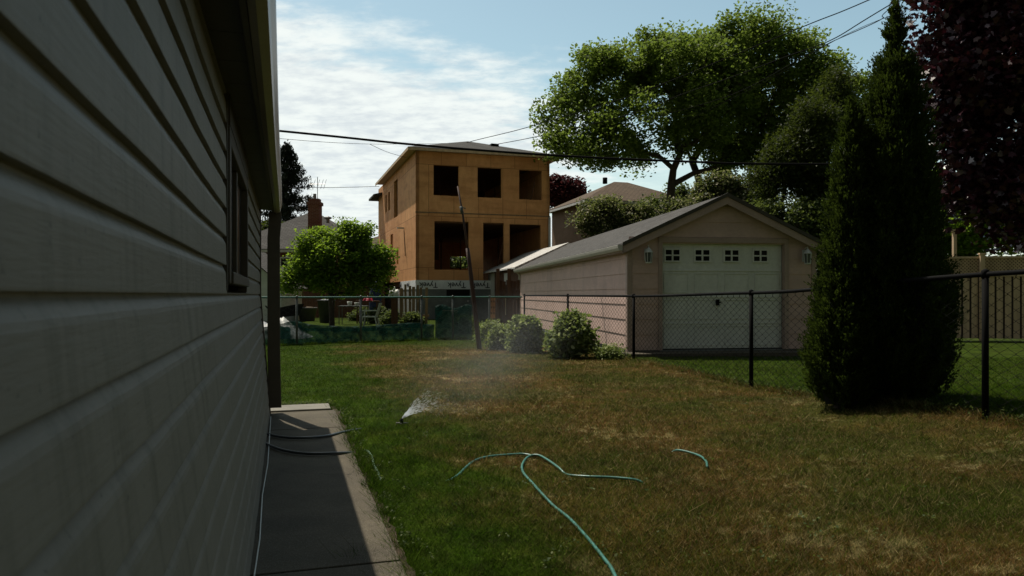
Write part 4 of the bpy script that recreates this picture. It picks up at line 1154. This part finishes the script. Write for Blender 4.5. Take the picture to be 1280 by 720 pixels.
# ------------------------------------------------------------------ cables
def cable(P, r, label, sag=0):
    m=MB(); m.tube(spline(P,8), r, 6); tag(m.build('utility_cable', M['cable'], smooth=True), label, 'cable', 'overhead cables')
cable([at(-260,105,18),at(348,163.5,18),at(520,181,18),at(690,194,18),at(860,202,18),at(980,205,18),at(1400,205,18)], .028, 'thick black overhead cable crossing above the unfinished house roof')
cable([at(540,191,42),at(590,176.5,38),at(660,159,34),at(779,123,30),at(873,87,27.5),at(1007,32,24),at(1086,0,22.5),at(1400,-140,17)], .016, 'highest overhead cable rising right across the big tree to the top edge')
cable([at(580,187,40),at(660,173,36),at(779,145,31),at(855,117,29),at(913,97,27),at(985,70,25),at(1039,50,23.5),at(1104,11,22),at(1400,-165,17)], .016, 'overhead cable rising right just below the highest one')
cable([at(700,180,41),at(800,152,32),at(913,119,29),at(996,76,25),at(1036,54,24),at(1100,25,22),at(1116,8,21.5),at(1300,-120,18)], .012, 'thin overhead cable between the two rising ones at right')
cable([at(860,150,32),at(960,100,28),at(1060,42,25),at(1172,-2,22),at(1400,-90,18)], .008, 'lowest thin cable rising right above the cedar top')
cable([at(250,160,26),at(348,173,28),at(460,180,32),at(560,179,40)], .009, 'faint cable just beneath the thick one at left')
cable([at(462,180,30),at(484,190,32),at(508,197,34.6)], .009, 'short cable dropping to the unfinished house eave')
cable([at(250,231,40),at(348,233,40),at(410,234.5,44),at(474,233,50)], .016, 'thin level cable behind the chimney antenna')
cable([at(300,282,55),at(430,283,55),at(480,283,55),at(600,283,58)], .016, 'low distant cable between bungalow and unfinished house')

# ------------------------------------------------------------------ trees
def rand_rot(n, flat=0.0, up=None):
    """n random orthonormal frames (a,b) as arrays"""
    v = rng.normal(size=(n,3)); v[:,2] *= (1-flat); v /= np.linalg.norm(v,axis=1)[:,None]
    w = rng.normal(size=(n,3)); w -= (w*v).sum(1)[:,None]*v; w /= np.linalg.norm(w,axis=1)[:,None]
    return v, w
LEAF = {
 'diamond': np.array([(0,-.5),(.32,-.05),(0,.5),(-.32,-.05)]),
 'oval': np.array([(0,-.5),(.26,-.22),(.28,.12),(0,.5),(-.28,.12),(-.26,-.22)]),
 'maple': np.array([(0,-.5),(.2,-.42),(.52,-.28),(.36,-.05),(.5,.2),(.2,.15),(0,.52),(-.2,.15),(-.5,.2),(-.36,-.05),(-.52,-.28),(-.2,-.42)]),
 'spray': np.array([(0,-.5),(.10,-.1),(.22,.1),(.08,.2),(0,.5),(-.08,.2),(-.22,.1),(-.10,-.1)]),
}
def leaves(name, pts, size, shape, mat, parent, flat=.3, jit=.35, droop=None):
    n = len(pts); T = LEAF[shape]; k = len(T)
    a, b = rand_rot(n)
    if droop is not None:      # b axis (length) prefers given direction
        b = rng.normal(size=(n,3))*.25 + droop; b /= np.linalg.norm(b,axis=1)[:,None]
        a = rng.normal(size=(n,3)); a -= (a*b).sum(1)[:,None]*b; a /= np.linalg.norm(a,axis=1)[:,None]
    elif flat > 0:
        # normals lean upwards
        nrm = rng.normal(size=(n,3)); nrm[:,2] = np.abs(nrm[:,2])+flat*2; nrm /= np.linalg.norm(nrm,axis=1)[:,None]
        a = rng.normal(size=(n,3)); a -= (a*nrm).sum(1)[:,None]*nrm; a /= np.linalg.norm(a,axis=1)[:,None]
        b = np.cross(nrm,a)
    s = size*(1-jit+2*jit*rng.random(n))
    V = pts[:,None,:] + s[:,None,None]*(T[None,:,0,None]*a[:,None,:] + T[None,:,1,None]*b[:,None,:])
    # slight fold
    nn = np.cross(a,b); V += (s[:,None]*(-.35*np.abs(T[None,:,0])))[:,:,None]*nn[:,None,:]
    return np_mesh(name, V.reshape(-1,3), k, mat, parent)

def skeleton(base, trunk_pts, targets, r0=.012, seg=.6, wob=.12, p=2.35):
    """grow branches towards targets from trunk; returns MB of tapered tubes"""
    pos=[Vector(base)]; par=[-1]; plen=[0.0]
    last=0
    for q in trunk_pts:
        q=Vector(q); a=pos[last]; n=max(1,int((q-a).length/seg))
        for i in range(1,n+1):
            pos.append(a.lerp(q,i/n)+Vector((random.gauss(0,wob*.15),random.gauss(0,wob*.15),0))); par.append(last if i==1 else len(pos)-2); plen.append(plen[par[-1]]+(pos[-1]-pos[par[-1]]).length)
        last=len(pos)-1
    top=pos[last]; ntr=len(pos); start=max(1,ntr//2)
    tg=sorted([Vector(t) for t in targets], key=lambda t:(t-top).length)
    leafs=[]
    for t in tg:
        P=np.array([tuple(x) for x in pos]); d=np.linalg.norm(P-np.array(t),axis=1)+.35*np.array(plen)
        d[:start]=1e9
        # prefer nodes lower than target
        d+=np.maximum(0,P[:,2]-t.z)*1.2
        i=int(np.argmin(d)); a=pos[i]; L=(t-a).length; n=max(2,int(L/seg))
        mid=a.lerp(t,.5)+Vector((0,0,.12*L)); prev=i
        for k in range(1,n+1):
            u=k/n; q=a*(1-u)**2+mid*2*u*(1-u)+t*u*u
            if k<n: q+=Vector((random.gauss(0,wob),random.gauss(0,wob),random.gauss(0,wob)))*seg
            pos.append(q); par.append(prev); plen.append(plen[prev]+(q-pos[prev]).length); prev=len(pos)-1
        leafs.append(prev)
    R=[0.0]*len(pos); acc=[0.0]*len(pos)
    for i in range(len(pos)-1,-1,-1):
        R[i]=max(r0,acc[i]**(1/p)) if acc[i]>0 else r0
        if par[i]>=0: acc[par[i]]+=R[i]**p
    m=MB()
    for i in range(1,len(pos)):
        j=par[i]; n=9 if R[i]>.08 else (5 if R[i]>.03 else 3)
        m.tube([pos[j],pos[i]],[min(R[j],R[i]*1.25),R[i]],n,cap=False)
    return m

def tree(name, base, trunk_pts, lumps, ncl, nleaf, lsize, lshape, lmat, label, cat='tree', clr=.5, r0=.012, seg=.6, group=None, flat=.3, hollow=.45, bark='bark', p=2.35, gap=0):
    """lumps: (centre, (rx,ry,rz)) - clusters on the shell of lumps"""
    r = thing(name, base, label, cat, group)
    vol=[l[1][0]*l[1][1]*l[1][2] for l in lumps]; w=np.array(vol)**(2/3); w/=w.sum()
    T=[]
    for c,(rx,ry,rz) in [lumps[i] for i in rng.choice(len(lumps), ncl, p=w)]:
        v=rng.normal(size=3); v/=np.linalg.norm(v); q=(hollow+(1-hollow)*rng.random()**.6)
        T.append(np.array(c)+v*q*np.array([rx,ry,rz]))
    T=np.array(T)
    m=skeleton(base, trunk_pts, T[rng.permutation(len(T))[:min(len(T),260)]], r0, seg, p=p); m.build('trunk', M[bark], r, smooth=True)
    per=max(1,nleaf//ncl); pts=[]
    for t_ in T:
        rr=clr*(.6+.8*rng.random()); k=int(per*(.5+rng.random()))
        v=np.clip(rng.normal(size=(k,3)),-1.5,1.5)*rr*np.array([.62,.62,.48]); pts.append(t_+v)
    leaves('crown', np.concatenate(pts), lsize, lshape, M[lmat], r, flat=flat)
    return r
def lump(px,py,D,rx,ry,rd=None):
    """lump from picture ellipse at real distance"""
    c=at(px,py,D); return (tuple(c),(rx/F*D, (rd if rd else (rx+ry)/2/F*D*.9), ry/F*D))

# big tree: spreading crown
DB=36.
lumps=[lump(725,165,DB-1,48,30),lump(715,120,DB,28,28),lump(760,110,DB+1,50,45),lump(790,80,DB,48,36),lump(745,75,DB,24,20),lump(860,70,DB-1.5,62,38),lump(850,110,DB+2,70,45),
 lump(925,55,DB,50,38),lump(960,35,DB,38,24),lump(985,75,DB+1,52,42),lump(1015,110,DB,50,42),lump(900,130,DB-2,55,38),lump(960,150,DB+2,60,40),lump(1010,60,DB,24,24),lump(1055,95,DB+1,30,28),lump(1060,150,DB+2,30,40),
 lump(800,150,DB-2,55,30),lump(740,190,DB-2,42,16),lump(870,172,DB,45,26),lump(930,190,DB+1,40,24),lump(700,150,DB,28,18),lump(830,48,DB,30,14),lump(770,185,DB-1,40,22),lump(715,180,DB,28,18),lump(800,195,DB+1,26,14),lump(905,195,DB+1,34,28),lump(950,190,DB+1,44,34),lump(985,180,DB,40,40),lump(893,75,DB,30,34),lump(905,100,DB-1,40,34)]
tree('shade_tree', at(838,416,DB+.5)*1.0, [at(838,340,DB+.5),at(836,292,DB+.4)], lumps, 640, 120000, .165, 'oval','leaf_big','huge spreading green shade tree towering behind the garage', clr=.62, r0=.024, seg=.9, hollow=.45, p=2.3)
# second stem reaching right
lumps=[lump(900,110,DB+3,60,45),lump(960,120,DB+3,60,50),lump(1020,150,DB+3,45,50),lump(880,160,DB+2,40,30)]
tree('shade_tree', at(885,414,DB+3), [at(884,300,DB+3)], lumps, 130, 26000, .14,'oval','leaf_big','second green shade tree half hidden inside the huge crown, right of its trunk', clr=.7, r0=.028, seg=.9, hollow=.4, p=2.3)
# dark evergreen mass right of it (tall, behind cedar)
DE=24.
lumps=[lump(985,205,DE,34,34),lump(1015,170,DE,32,45),lump(1045,130,DE+1,24,40),lump(960,225,DE,22,22),lump(1030,230,DE,40,40)]
tree('dark_evergreen', at(1010,425,DE), [at(1010,300,DE)], lumps, 300, 45000, .13,'spray','leaf_dark','dark bushy evergreen behind the garage roof beside the tall cedar', clr=.4, hollow=.15, flat=.1)
# shrubs behind garage
lumps=[lump(905,235,30,32,16),lump(880,250,30,30,14),lump(930,255,30,34,20),lump(860,262,31,26,14),lump(955,240,30,14,16)]
tree('flowering_shrub', at(900,410,30), [at(900,320,30)], lumps, 190, 26000, .12,'oval','leaf_blossom','sunlit shrub with pale blossom rising behind the garage ridge', 'shrub', clr=.38, hollow=.15)
lumps=[lump(985,275,23,34,24),lump(1020,285,23,30,30),lump(955,268,23.5,20,14),lump(1045,270,23,22,28),lump(1035,320,23,26,34),lump(1040,370,23,26,30)]
tree('leafy_shrub', at(1000,415,23), [at(1000,340,23)], lumps, 190, 26000, .10,'oval','leaf_mid','small-leaved grey-green shrub behind the right slope of the garage roof', 'shrub', clr=.3, hollow=.15)
lumps=[lump(757,262,38,30,17),lump(740,278,38,24,16),lump(780,275,38,28,16),lump(800,268,38,20,12),lump(765,285,38,36,14)]
tree('flowering_shrub', at(760,400,38), [at(760,310,38)], lumps, 150, 20000, .13,'oval','leaf_blossom','white-blossomed shrub in front of the tan brick house', 'shrub', clr=.4, hollow=.15)
lumps=[lump(835,262,41,18,12),lump(822,258,41,14,10),lump(850,248,41,14,12)]
tree('leafy_shrub', at(835,400,41), [at(835,290,41)], lumps, 70, 9000, .15,'oval','leaf_mid','light green sapling top at the foot of the huge shade tree', 'shrub', clr=.45, hollow=.2)
lumps=[lump(702,236,62,18,14),lump(715,240,62,14,9),lump(695,246,62,10,10)]
tree('plum_tree', at(702,386,62), [at(702,300,62)], lumps, 70, 9000, .26,'oval','leaf_red','dark red plum tree peeking between unfinished house and tan house', clr=.8, hollow=.2, r0=.02)
# behind tan fence
lumps=[lump(1190,260,27,30,26),lump(1225,285,27,34,26),lump(1165,290,27,30,30),lump(1260,290,27,30,30),lump(1300,270,27,40,40),lump(1200,305,27,40,20),lump(1165,240,27,26,30),lump(1180,285,26.5,40,30)]
tree('leafy_shrub', at(1210,410,27), [at(1210,330,27)], lumps, 260, 34000, .15,'oval','leaf_small','bright green tree foliage rising behind the tan privacy fence', clr=.42, hollow=.15)
# small fruit tree
DF=26.
lumps=[lump(415,320,DF,42,32),lump(385,330,DF,30,26),lump(372,345,DF,18,14),lump(452,318,DF,28,30),lump(440,300,DF,20,14),lump(395,302,DF,20,16),lump(470,338,DF,18,22),lump(428,350,DF,45,18),lump(455,295,DF,9,13),lump(482,348,DF,9,14),lump(358,352,DF,9,16),lump(398,291,DF,10,9),lump(478,320,DF,9,9),lump(432,286,DF,6,8)]
tree('fruit_tree', at(415,409,DF), [at(414,372,DF)], lumps, 300, 38000, .10,'oval','leaf_small','small spreading bright green fruit tree on the far-left lawn', clr=.30, hollow=.35, r0=.012, seg=.35)
# far conifer
def conifer(base, H, R, label):
    r = thing('spruce_tree', base, label, 'tree'); b=Vector(base)
    m=MB(); m.tube([b,b+Vector((0,0,H))],[.28,.03],8)
    P=[]
    for i in range(230):
        t_=.12+.87*(i/230); z=H*t_; L=R*(1-t_)**.8*(.65+.5*rng.random())+.15; a=rng.random()*6.283
        d=np.array([math.cos(a),math.sin(a),0]); tip=np.array([b.x,b.y,z])+d*L+np.array([0,0,-.12*L])
        m.tube([b+Vector((0,0,z)),Vector(tip)],[.04,.01],3,cap=False)
        k=int(60+150*L/R)
        u=rng.random(k)**.7; q=np.array([b.x,b.y,z])+u[:,None]*(tip-np.array([b.x,b.y,z])); q[:,2]+=.18*L*u*u
        q+=rng.normal(size=(k,3))*np.array([.16,.16,.14])*(1.2-u[:,None]*.5); P.append(q)
    m.build('trunk', M['bark'], r)
    leaves('crown', np.concatenate(P), .24, 'spray', M['leaf_conifer'], r, droop=np.array([0,0,-.5]))
conifer(Vector((at(358,0,58).x,58,0)), CH+(368-180)/F*58, 4.8, 'dark spruce tree behind the bungalow at far left')
m=None

# cedar (arborvitae) in foreground
def cedar(base, H, prof, label, nl, lsz, seed, lean=(0,0)):
    r = thing('cedar_tree', base, label, 'tree'); b=np.array(base); rg=np.random.default_rng(seed)
    def rad(t): return np.interp(t,[p[0] for p in prof],[p[1] for p in prof])
    # bumpy outline by angle & height
    ph=rg.uniform(0,6.28,8)
    def bump(a,t): return 1+.08*np.sin(3*a+ph[0]+4*t)+.09*np.sin(6*a+ph[1]-5*t)+.07*np.sin(11*a+ph[2]+9*t)+.06*np.sin(2*a+27*t+ph[3])
    # core
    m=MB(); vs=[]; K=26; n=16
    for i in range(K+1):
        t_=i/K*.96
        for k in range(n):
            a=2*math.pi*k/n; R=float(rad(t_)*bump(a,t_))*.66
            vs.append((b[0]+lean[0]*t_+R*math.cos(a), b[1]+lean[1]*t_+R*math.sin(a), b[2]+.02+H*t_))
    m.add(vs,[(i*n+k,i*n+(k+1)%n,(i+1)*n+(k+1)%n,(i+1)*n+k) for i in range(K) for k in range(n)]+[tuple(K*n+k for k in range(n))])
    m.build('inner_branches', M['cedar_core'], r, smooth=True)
    m=MB(); m.tube([Vector(base)-Vector((0,0,.1)), Vector(base)+Vector((lean[0],lean[1],H*.97))],[.09,.01],8); m.build('trunk',M['bark'],r)
    # plume clusters
    ncl=nl//60; P=[]; Dr=[]
    zz=rg.random(ncl*3); w=rad(zz); keep=rg.random(ncl*3)<(w/ w.max())*.9+.06; zz=zz[keep][:ncl]; ncl=len(zz)
    a=rg.uniform(0,6.283,ncl); R=rad(zz)*bump(a,zz)*(.80+.26*rg.random(ncl)**1.0)
    C=np.stack([b[0]+lean[0]*zz+R*np.cos(a), b[1]+lean[1]*zz+R*np.sin(a), b[2]+.05+H*zz],1)
    for i in range(ncl):
        k=60; out=np.array([math.cos(a[i]),math.sin(a[i]),0]); tan=np.array([-out[1],out[0],0])
        tw=rg.normal()*.6; side=tan*math.cos(tw)+out*math.sin(tw)
        dr=out*(.35+.35*rg.random())+np.array([0,0,1.0])+tan*rg.normal()*.18; dr/=np.linalg.norm(dr)
        Ln=(.13+.12*rg.random())*(1.0 if zz[i]<.85 else .7)
        u=rg.random(k)**.8; f_=np.round(rg.uniform(-2.5,2.5,k))/2.5*.42
        v=dr[None]*(u*Ln)[:,None]+side[None]*(f_*u*Ln)[:,None]+rg.normal(size=(k,3))*.006
        P.append(C[i]-dr*Ln*.45+v); Dr.append(dr[None]+side[None]*(f_*1.3)[:,None])
    P=np.concatenate(P); Dr=np.concatenate(Dr)
    leaves('crown', P, lsz, 'spray', M['leaf_cedar'], r, droop=Dr)
cb=Vector((3.50,7.45,.06))
DCE=7.45
def rpx(w): return w/F*DCE
cedar(Vector((at(1112,0,DCE).x,DCE,.06)), 3.98, [(0,.26),(.05,.44),(.12,.54),(.22,.55),(.34,.45),(.45,.39),(.62,.31),(.75,.23),(.83,.15),(.88,.05),(.92,.07),(.96,.03),(1,.0)], 'tall dark pointed cedar growing through the chain-link fence at right', 210000, .036, 5, (.06,0))
cedar(Vector((at(1050,0,DCE).x,DCE-.05,.06)), 2.98, [(0,.22),(.08,.30),(.2,.30),(.35,.23),(.6,.19),(.8,.14),(.92,.09),(1,.01)], 'shorter cedar stem hugging the left side of the tall pointed cedar', 80000, .036, 9, (.12,0))

# purple maple at right
DM=9.2
lumps=[]
for (px,py,rx,ry,dd) in ((1215,40,52,58,0),(1205,120,50,52,0),(1225,190,48,45,.2),(1265,90,60,80,-.3),(1275,210,45,55,-.2),(1262,262,32,34,0),(1195,175,30,28,0),(1330,60,80,120,.5),(1330,220,60,70,.5),(1240,-60,80,70,0),(1310,-120,110,90,.4),(1180,-20,22,30,0),(1182,228,26,26,.1),(1215,240,36,26,.1)):
    lumps.append(lump(px,py,DM+dd,rx,ry))
tree('purple_maple', Vector((7.4,9.9,.0)), [Vector((7.35,9.85,1.2)),Vector((7.2,9.8,2.1))], lumps, 380, 46000, .080,'maple','leaf_maple','dark purple-leaved maple overhanging the top right corner', clr=.30, hollow=.2, r0=.01, seg=.4, flat=.15)

# shrubs by the side fence
def shrub(px,py_top,py_bot,w,D,label,nl=9000,sz=.055,mat='leaf_bush'):
    b=at(px,py_bot,D); h=(py_bot-py_top)/F*D; R=w/2/F*D; b=Vector((b.x,D,0))
    L=[((b.x,b.y,h*.5),(R*.8,R*.8,h*.45)),((b.x-R*.4,b.y-.05,h*.32),(R*.62,R*.6,h*.30)),((b.x+R*.4,b.y,h*.35),(R*.62,R*.6,h*.32)),((b.x+R*.05,b.y,h*.78),(R*.45,R*.4,h*.2))]
    tree('garden_shrub', b, [b+Vector((0,0,.12))], L, 120, nl, sz, 'oval', mat, label, 'shrub', clr=.16, r0=.004, seg=.12, hollow=.3, group='leafy shrubs along the side fence')
shrub(714,394,446,54,13.9,'largest pale-tipped leafy shrub at the foot of the garage side wall',11000,.085)
shrub(656,396,440,44,15.2,'middle leafy shrub along the fence between the pole and garage',9000,.08)
shrub(627,407,434,30,16.0,'small low shrub just right of the leaning pole base',5000,.075)
shrub(613,388,410,24,19.0,'small shrub below the orange brick pillar',5000,.06)
shrub(760,440,450,34,13.6,'low weedy growth at the garage corner under the fence',4000,.04)
# far beds
for i,(px,t0,b0,w,D) in enumerate(((490,385,402,30,28),(515,392,408,30,26.5),(473,376,396,26,30),(452,384,400,30,33),(354,318,350,22,34),(580,395,415,30,22))):
    shrub(px,t0,b0,w,D,['low plants in the bed between plastic chair and planks','weedy plants at the foot of the upright planks','leafy plant beside the dark blue bundle','low plant beneath the fruit tree near the table','yellow-green bush beside the white outbuilding','dark plant between block stack and leaning pole'][i],5000,.08,'leaf_mid' if i!=4 else 'leaf_small')
lumps=[lump(573,330,64,22,16),lump(585,345,64,30,16),lump(555,345,64,20,12)]
tree('leafy_tree', at(573,388,64), [at(573,345,64)], lumps, 60, 7000, .28,'oval','leaf_mid','green tree glimpsed through the lower left opening of the unfinished house', clr=.7, hollow=.2)
# dark tree masses behind far left to close gaps
lumps=[lump(330,340,48,30,30),lump(345,300,50,20,20)]
tree('leafy_tree', at(335,392,48), [at(335,350,48)], lumps, 60, 9000, .25,'oval','leaf_dark','dark leafy tree mostly hidden behind the near house corner', clr=.7, hollow=.2)

# weeds: small broad leaves near path end and lawn edge
def weeds():
    pts=[]
    for _ in range(90):
        s=rng.uniform(1.5,7.9); c=hp(s,.76+abs(rng.normal(0,.05)),.0)
        k=8; pts.append(np.array([[c.x,c.y,.018]])+rng.normal(size=(k,3))*np.array([.02,.02,.006]))
    for _ in range(160):
        s=rng.uniform(-.02,.72); c=hp(7.96+abs(rng.normal(0,.04)),s,.0); k=8
        pts.append(np.array([[c.x,c.y,.03]])+rng.normal(size=(k,3))*np.array([.02,.02,.014]))
    for _ in range(200):
        d=math.exp(rng.uniform(math.log(3),math.log(12))); px=rng.uniform(420,1200); x=(px-640)/F*d
        if x+.251 < -.305*d+.85: continue
        k=6; z=gz(x,d)+.02; pts.append(np.array([[x,d,z]])+rng.normal(size=(k,3))*np.array([.022,.022,.004]))
    for _ in range(500):   # ragged growth along the side fence line
        s=rng.uniform(.5,FL); p=FA+fd*s; x=p.x+rng.normal(0,.07); y=p.y+rng.normal(0,.05); k=6
        pts.append(np.array([[x,y,gz(x,y)+.045]])+rng.normal(size=(k,3))*np.array([.02,.02,.03]))
    o=leaves('weeds', np.concatenate(pts), .017,'oval',M['leaf_mid'],None,flat=.4)
    tag(o,'small broad-leaved weeds and clover scattered through the lawn edges','weeds',kind='stuff')
weeds()

# ------------------------------------------------------------------ light, world, camera
AZ=math.radians(37); EL=math.radians(61)
sd=Vector((-math.sin(AZ)*math.cos(EL), math.cos(AZ)*math.cos(EL), math.sin(EL)))
su=bpy.data.lights.new('sun','SUN'); su.energy=5.0; su.angle=math.radians(.5); su.color=(1,.93,.80)
so=bpy.data.objects.new('sun',su); COL.objects.link(so); so.rotation_euler=sd.to_track_quat('Z','Y').to_euler(); so.location=(0,0,30)

W=bpy.data.worlds.new('World'); S.world=W; W.use_nodes=True; nt=W.node_tree; nt.nodes.clear()
def wn(t_,**k):
    n=nt.nodes.new(t_)
    for a,b in k.items(): setattr(n,a,b)
    return n
out=wn('ShaderNodeOutputWorld'); bg=wn('ShaderNodeBackground'); bg.inputs[1].default_value=.10
sky=wn('ShaderNodeTexSky',sky_type='NISHITA'); sky.sun_disc=False; sky.sun_elevation=EL; sky.sun_rotation=-AZ
sky.air_density=1.0; sky.dust_density=.8; sky.ozone_density=1.5
tc=wn('ShaderNodeTexCoord'); sp_=wn('ShaderNodeSeparateXYZ'); nt.links.new(tc.outputs['Generated'],sp_.inputs[0])
def ma(op,a,b=0.0,clamp=False):
    n=wn('ShaderNodeMath',operation=op); n.use_clamp=clamp
    for i,q in enumerate((a,b)):
        if isinstance(q,bpy.types.NodeSocket): nt.links.new(q,n.inputs[i])
        else: n.inputs[i].default_value=q
    return n.outputs[0]
def mrn(v,a,b,c=0.,d=1.):
    n=wn('ShaderNodeMapRange',interpolation_type='SMOOTHSTEP'); nt.links.new(v,n.inputs[0])
    for i,q in enumerate((a,b,c,d)): n.inputs[i+1].default_value=q
    return n.outputs[0]
zc=ma('ADD',ma('MAXIMUM',sp_.outputs[2],0.0),.18)
u_=ma('DIVIDE',sp_.outputs[0],zc); v_=ma('DIVIDE',sp_.outputs[1],zc)
cb_=wn('ShaderNodeCombineXYZ'); nt.links.new(u_,cb_.inputs[0]); nt.links.new(v_,cb_.inputs[1])
def nz(scale,det,rough,off=0,sc=(1,1,1)):
    mp=wn('ShaderNodeMapping'); nt.links.new(cb_.outputs[0],mp.inputs[0]); mp.inputs['Location'].default_value=(off,off*.7,0); mp.inputs['Scale'].default_value=sc
    n=wn('ShaderNodeTexNoise'); nt.links.new(mp.outputs[0],n.inputs['Vector']); n.inputs['Scale'].default_value=scale; n.inputs['Detail'].default_value=det; n.inputs['Roughness'].default_value=rough
    return n.outputs[0]
n1=nz(1.0,6,.6,3.1); n2=nz(4.5,6,.62,1.7,(1,1.6,1)); n3=nz(13,4,.6,.4,(1,1.5,1))
# cloud deck: heavy ahead and to the left, thinning high and to the right
X=ma('DIVIDE',sp_.outputs[0],ma('MAXIMUM',sp_.outputs[1],.15)); Zr=ma('DIVIDE',sp_.outputs[2],ma('MAXIMUM',sp_.outputs[1],.15))
edge=ma('ADD',ma('MULTIPLY',X,-1.25),ma('MULTIPLY',Zr,-1.9))          # more = cloudier
edge=ma('ADD',edge,.50)
cov=ma('ADD',edge,ma('ADD',ma('MULTIPLY',ma('SUBTRACT',n1,.5),.9),ma('MULTIPLY',ma('SUBTRACT',n2,.5),.75)))
cov=mrn(cov,-.12,.22)
low=mrn(Zr,.30,.02,0,.62)       # pale haze band low down
front=mrn(sp_.outputs[1],-.2,.45,.0,1)
cover=ma('MULTIPLY',ma('MAXIMUM',cov,low),ma('ADD',ma('MULTIPLY',front,.92),.06),True)
shade=ma('ADD',ma('MULTIPLY',n2,.6),ma('MULTIPLY',n3,.4))
cc=wn('ShaderNodeMix',data_type='RGBA'); nt.links.new(mrn(shade,.36,.60),cc.inputs[0]); cc.inputs[6].default_value=(7.5,8.2,8.5,1); cc.inputs[7].default_value=(9.7,10.3,10.0,1)
mixn=wn('ShaderNodeMix',data_type='RGBA'); nt.links.new(cover,mixn.inputs[0])
tint=wn('ShaderNodeMix',data_type='RGBA'); nt.links.new(front,tint.inputs[0]); tint.inputs[6].default_value=(.72,.57,.36,1); tint.inputs[7].default_value=(1.65,1.66,1.27,1)
mul=wn('ShaderNodeMix',data_type='RGBA',blend_type='MULTIPLY'); mul.inputs[0].default_value=1; nt.links.new(sky.outputs[0],mul.inputs[6]); nt.links.new(tint.outputs[2],mul.inputs[7])
nt.links.new(mul.outputs[2],mixn.inputs[6]); nt.links.new(cc.outputs[2],mixn.inputs[7])
nt.links.new(mixn.outputs[2],bg.inputs[0]); nt.links.new(bg.outputs[0],out.inputs[0])

cam=bpy.data.cameras.new('camera'); co=bpy.data.objects.new('camera',cam); COL.objects.link(co); S.camera=co
co.location=(0,0,CH); co.rotation_euler=(math.radians(90),0,0)
cam.sensor_width=36; cam.lens=F/1280*36; cam.shift_y=8/1280; cam.clip_start=.02; cam.clip_end=1500
cam.dof.use_dof=True; cam.dof.focus_distance=11; cam.dof.aperture_fstop=8
vs_=S.view_settings; vs_.view_transform='Standard'; vs_.look='None'; vs_.gamma=1; vs_.exposure=-.08
S.cycles.use_denoising=True
S.cycles.max_bounces=6; S.cycles.diffuse_bounces=3; S.cycles.glossy_bounces=2; S.cycles.transmission_bounces=3; S.cycles.transparent_max_bounces=6; S.cycles.volume_bounces=0; S.cycles.volume_max_steps=64; S.cycles.volume_step_rate=1
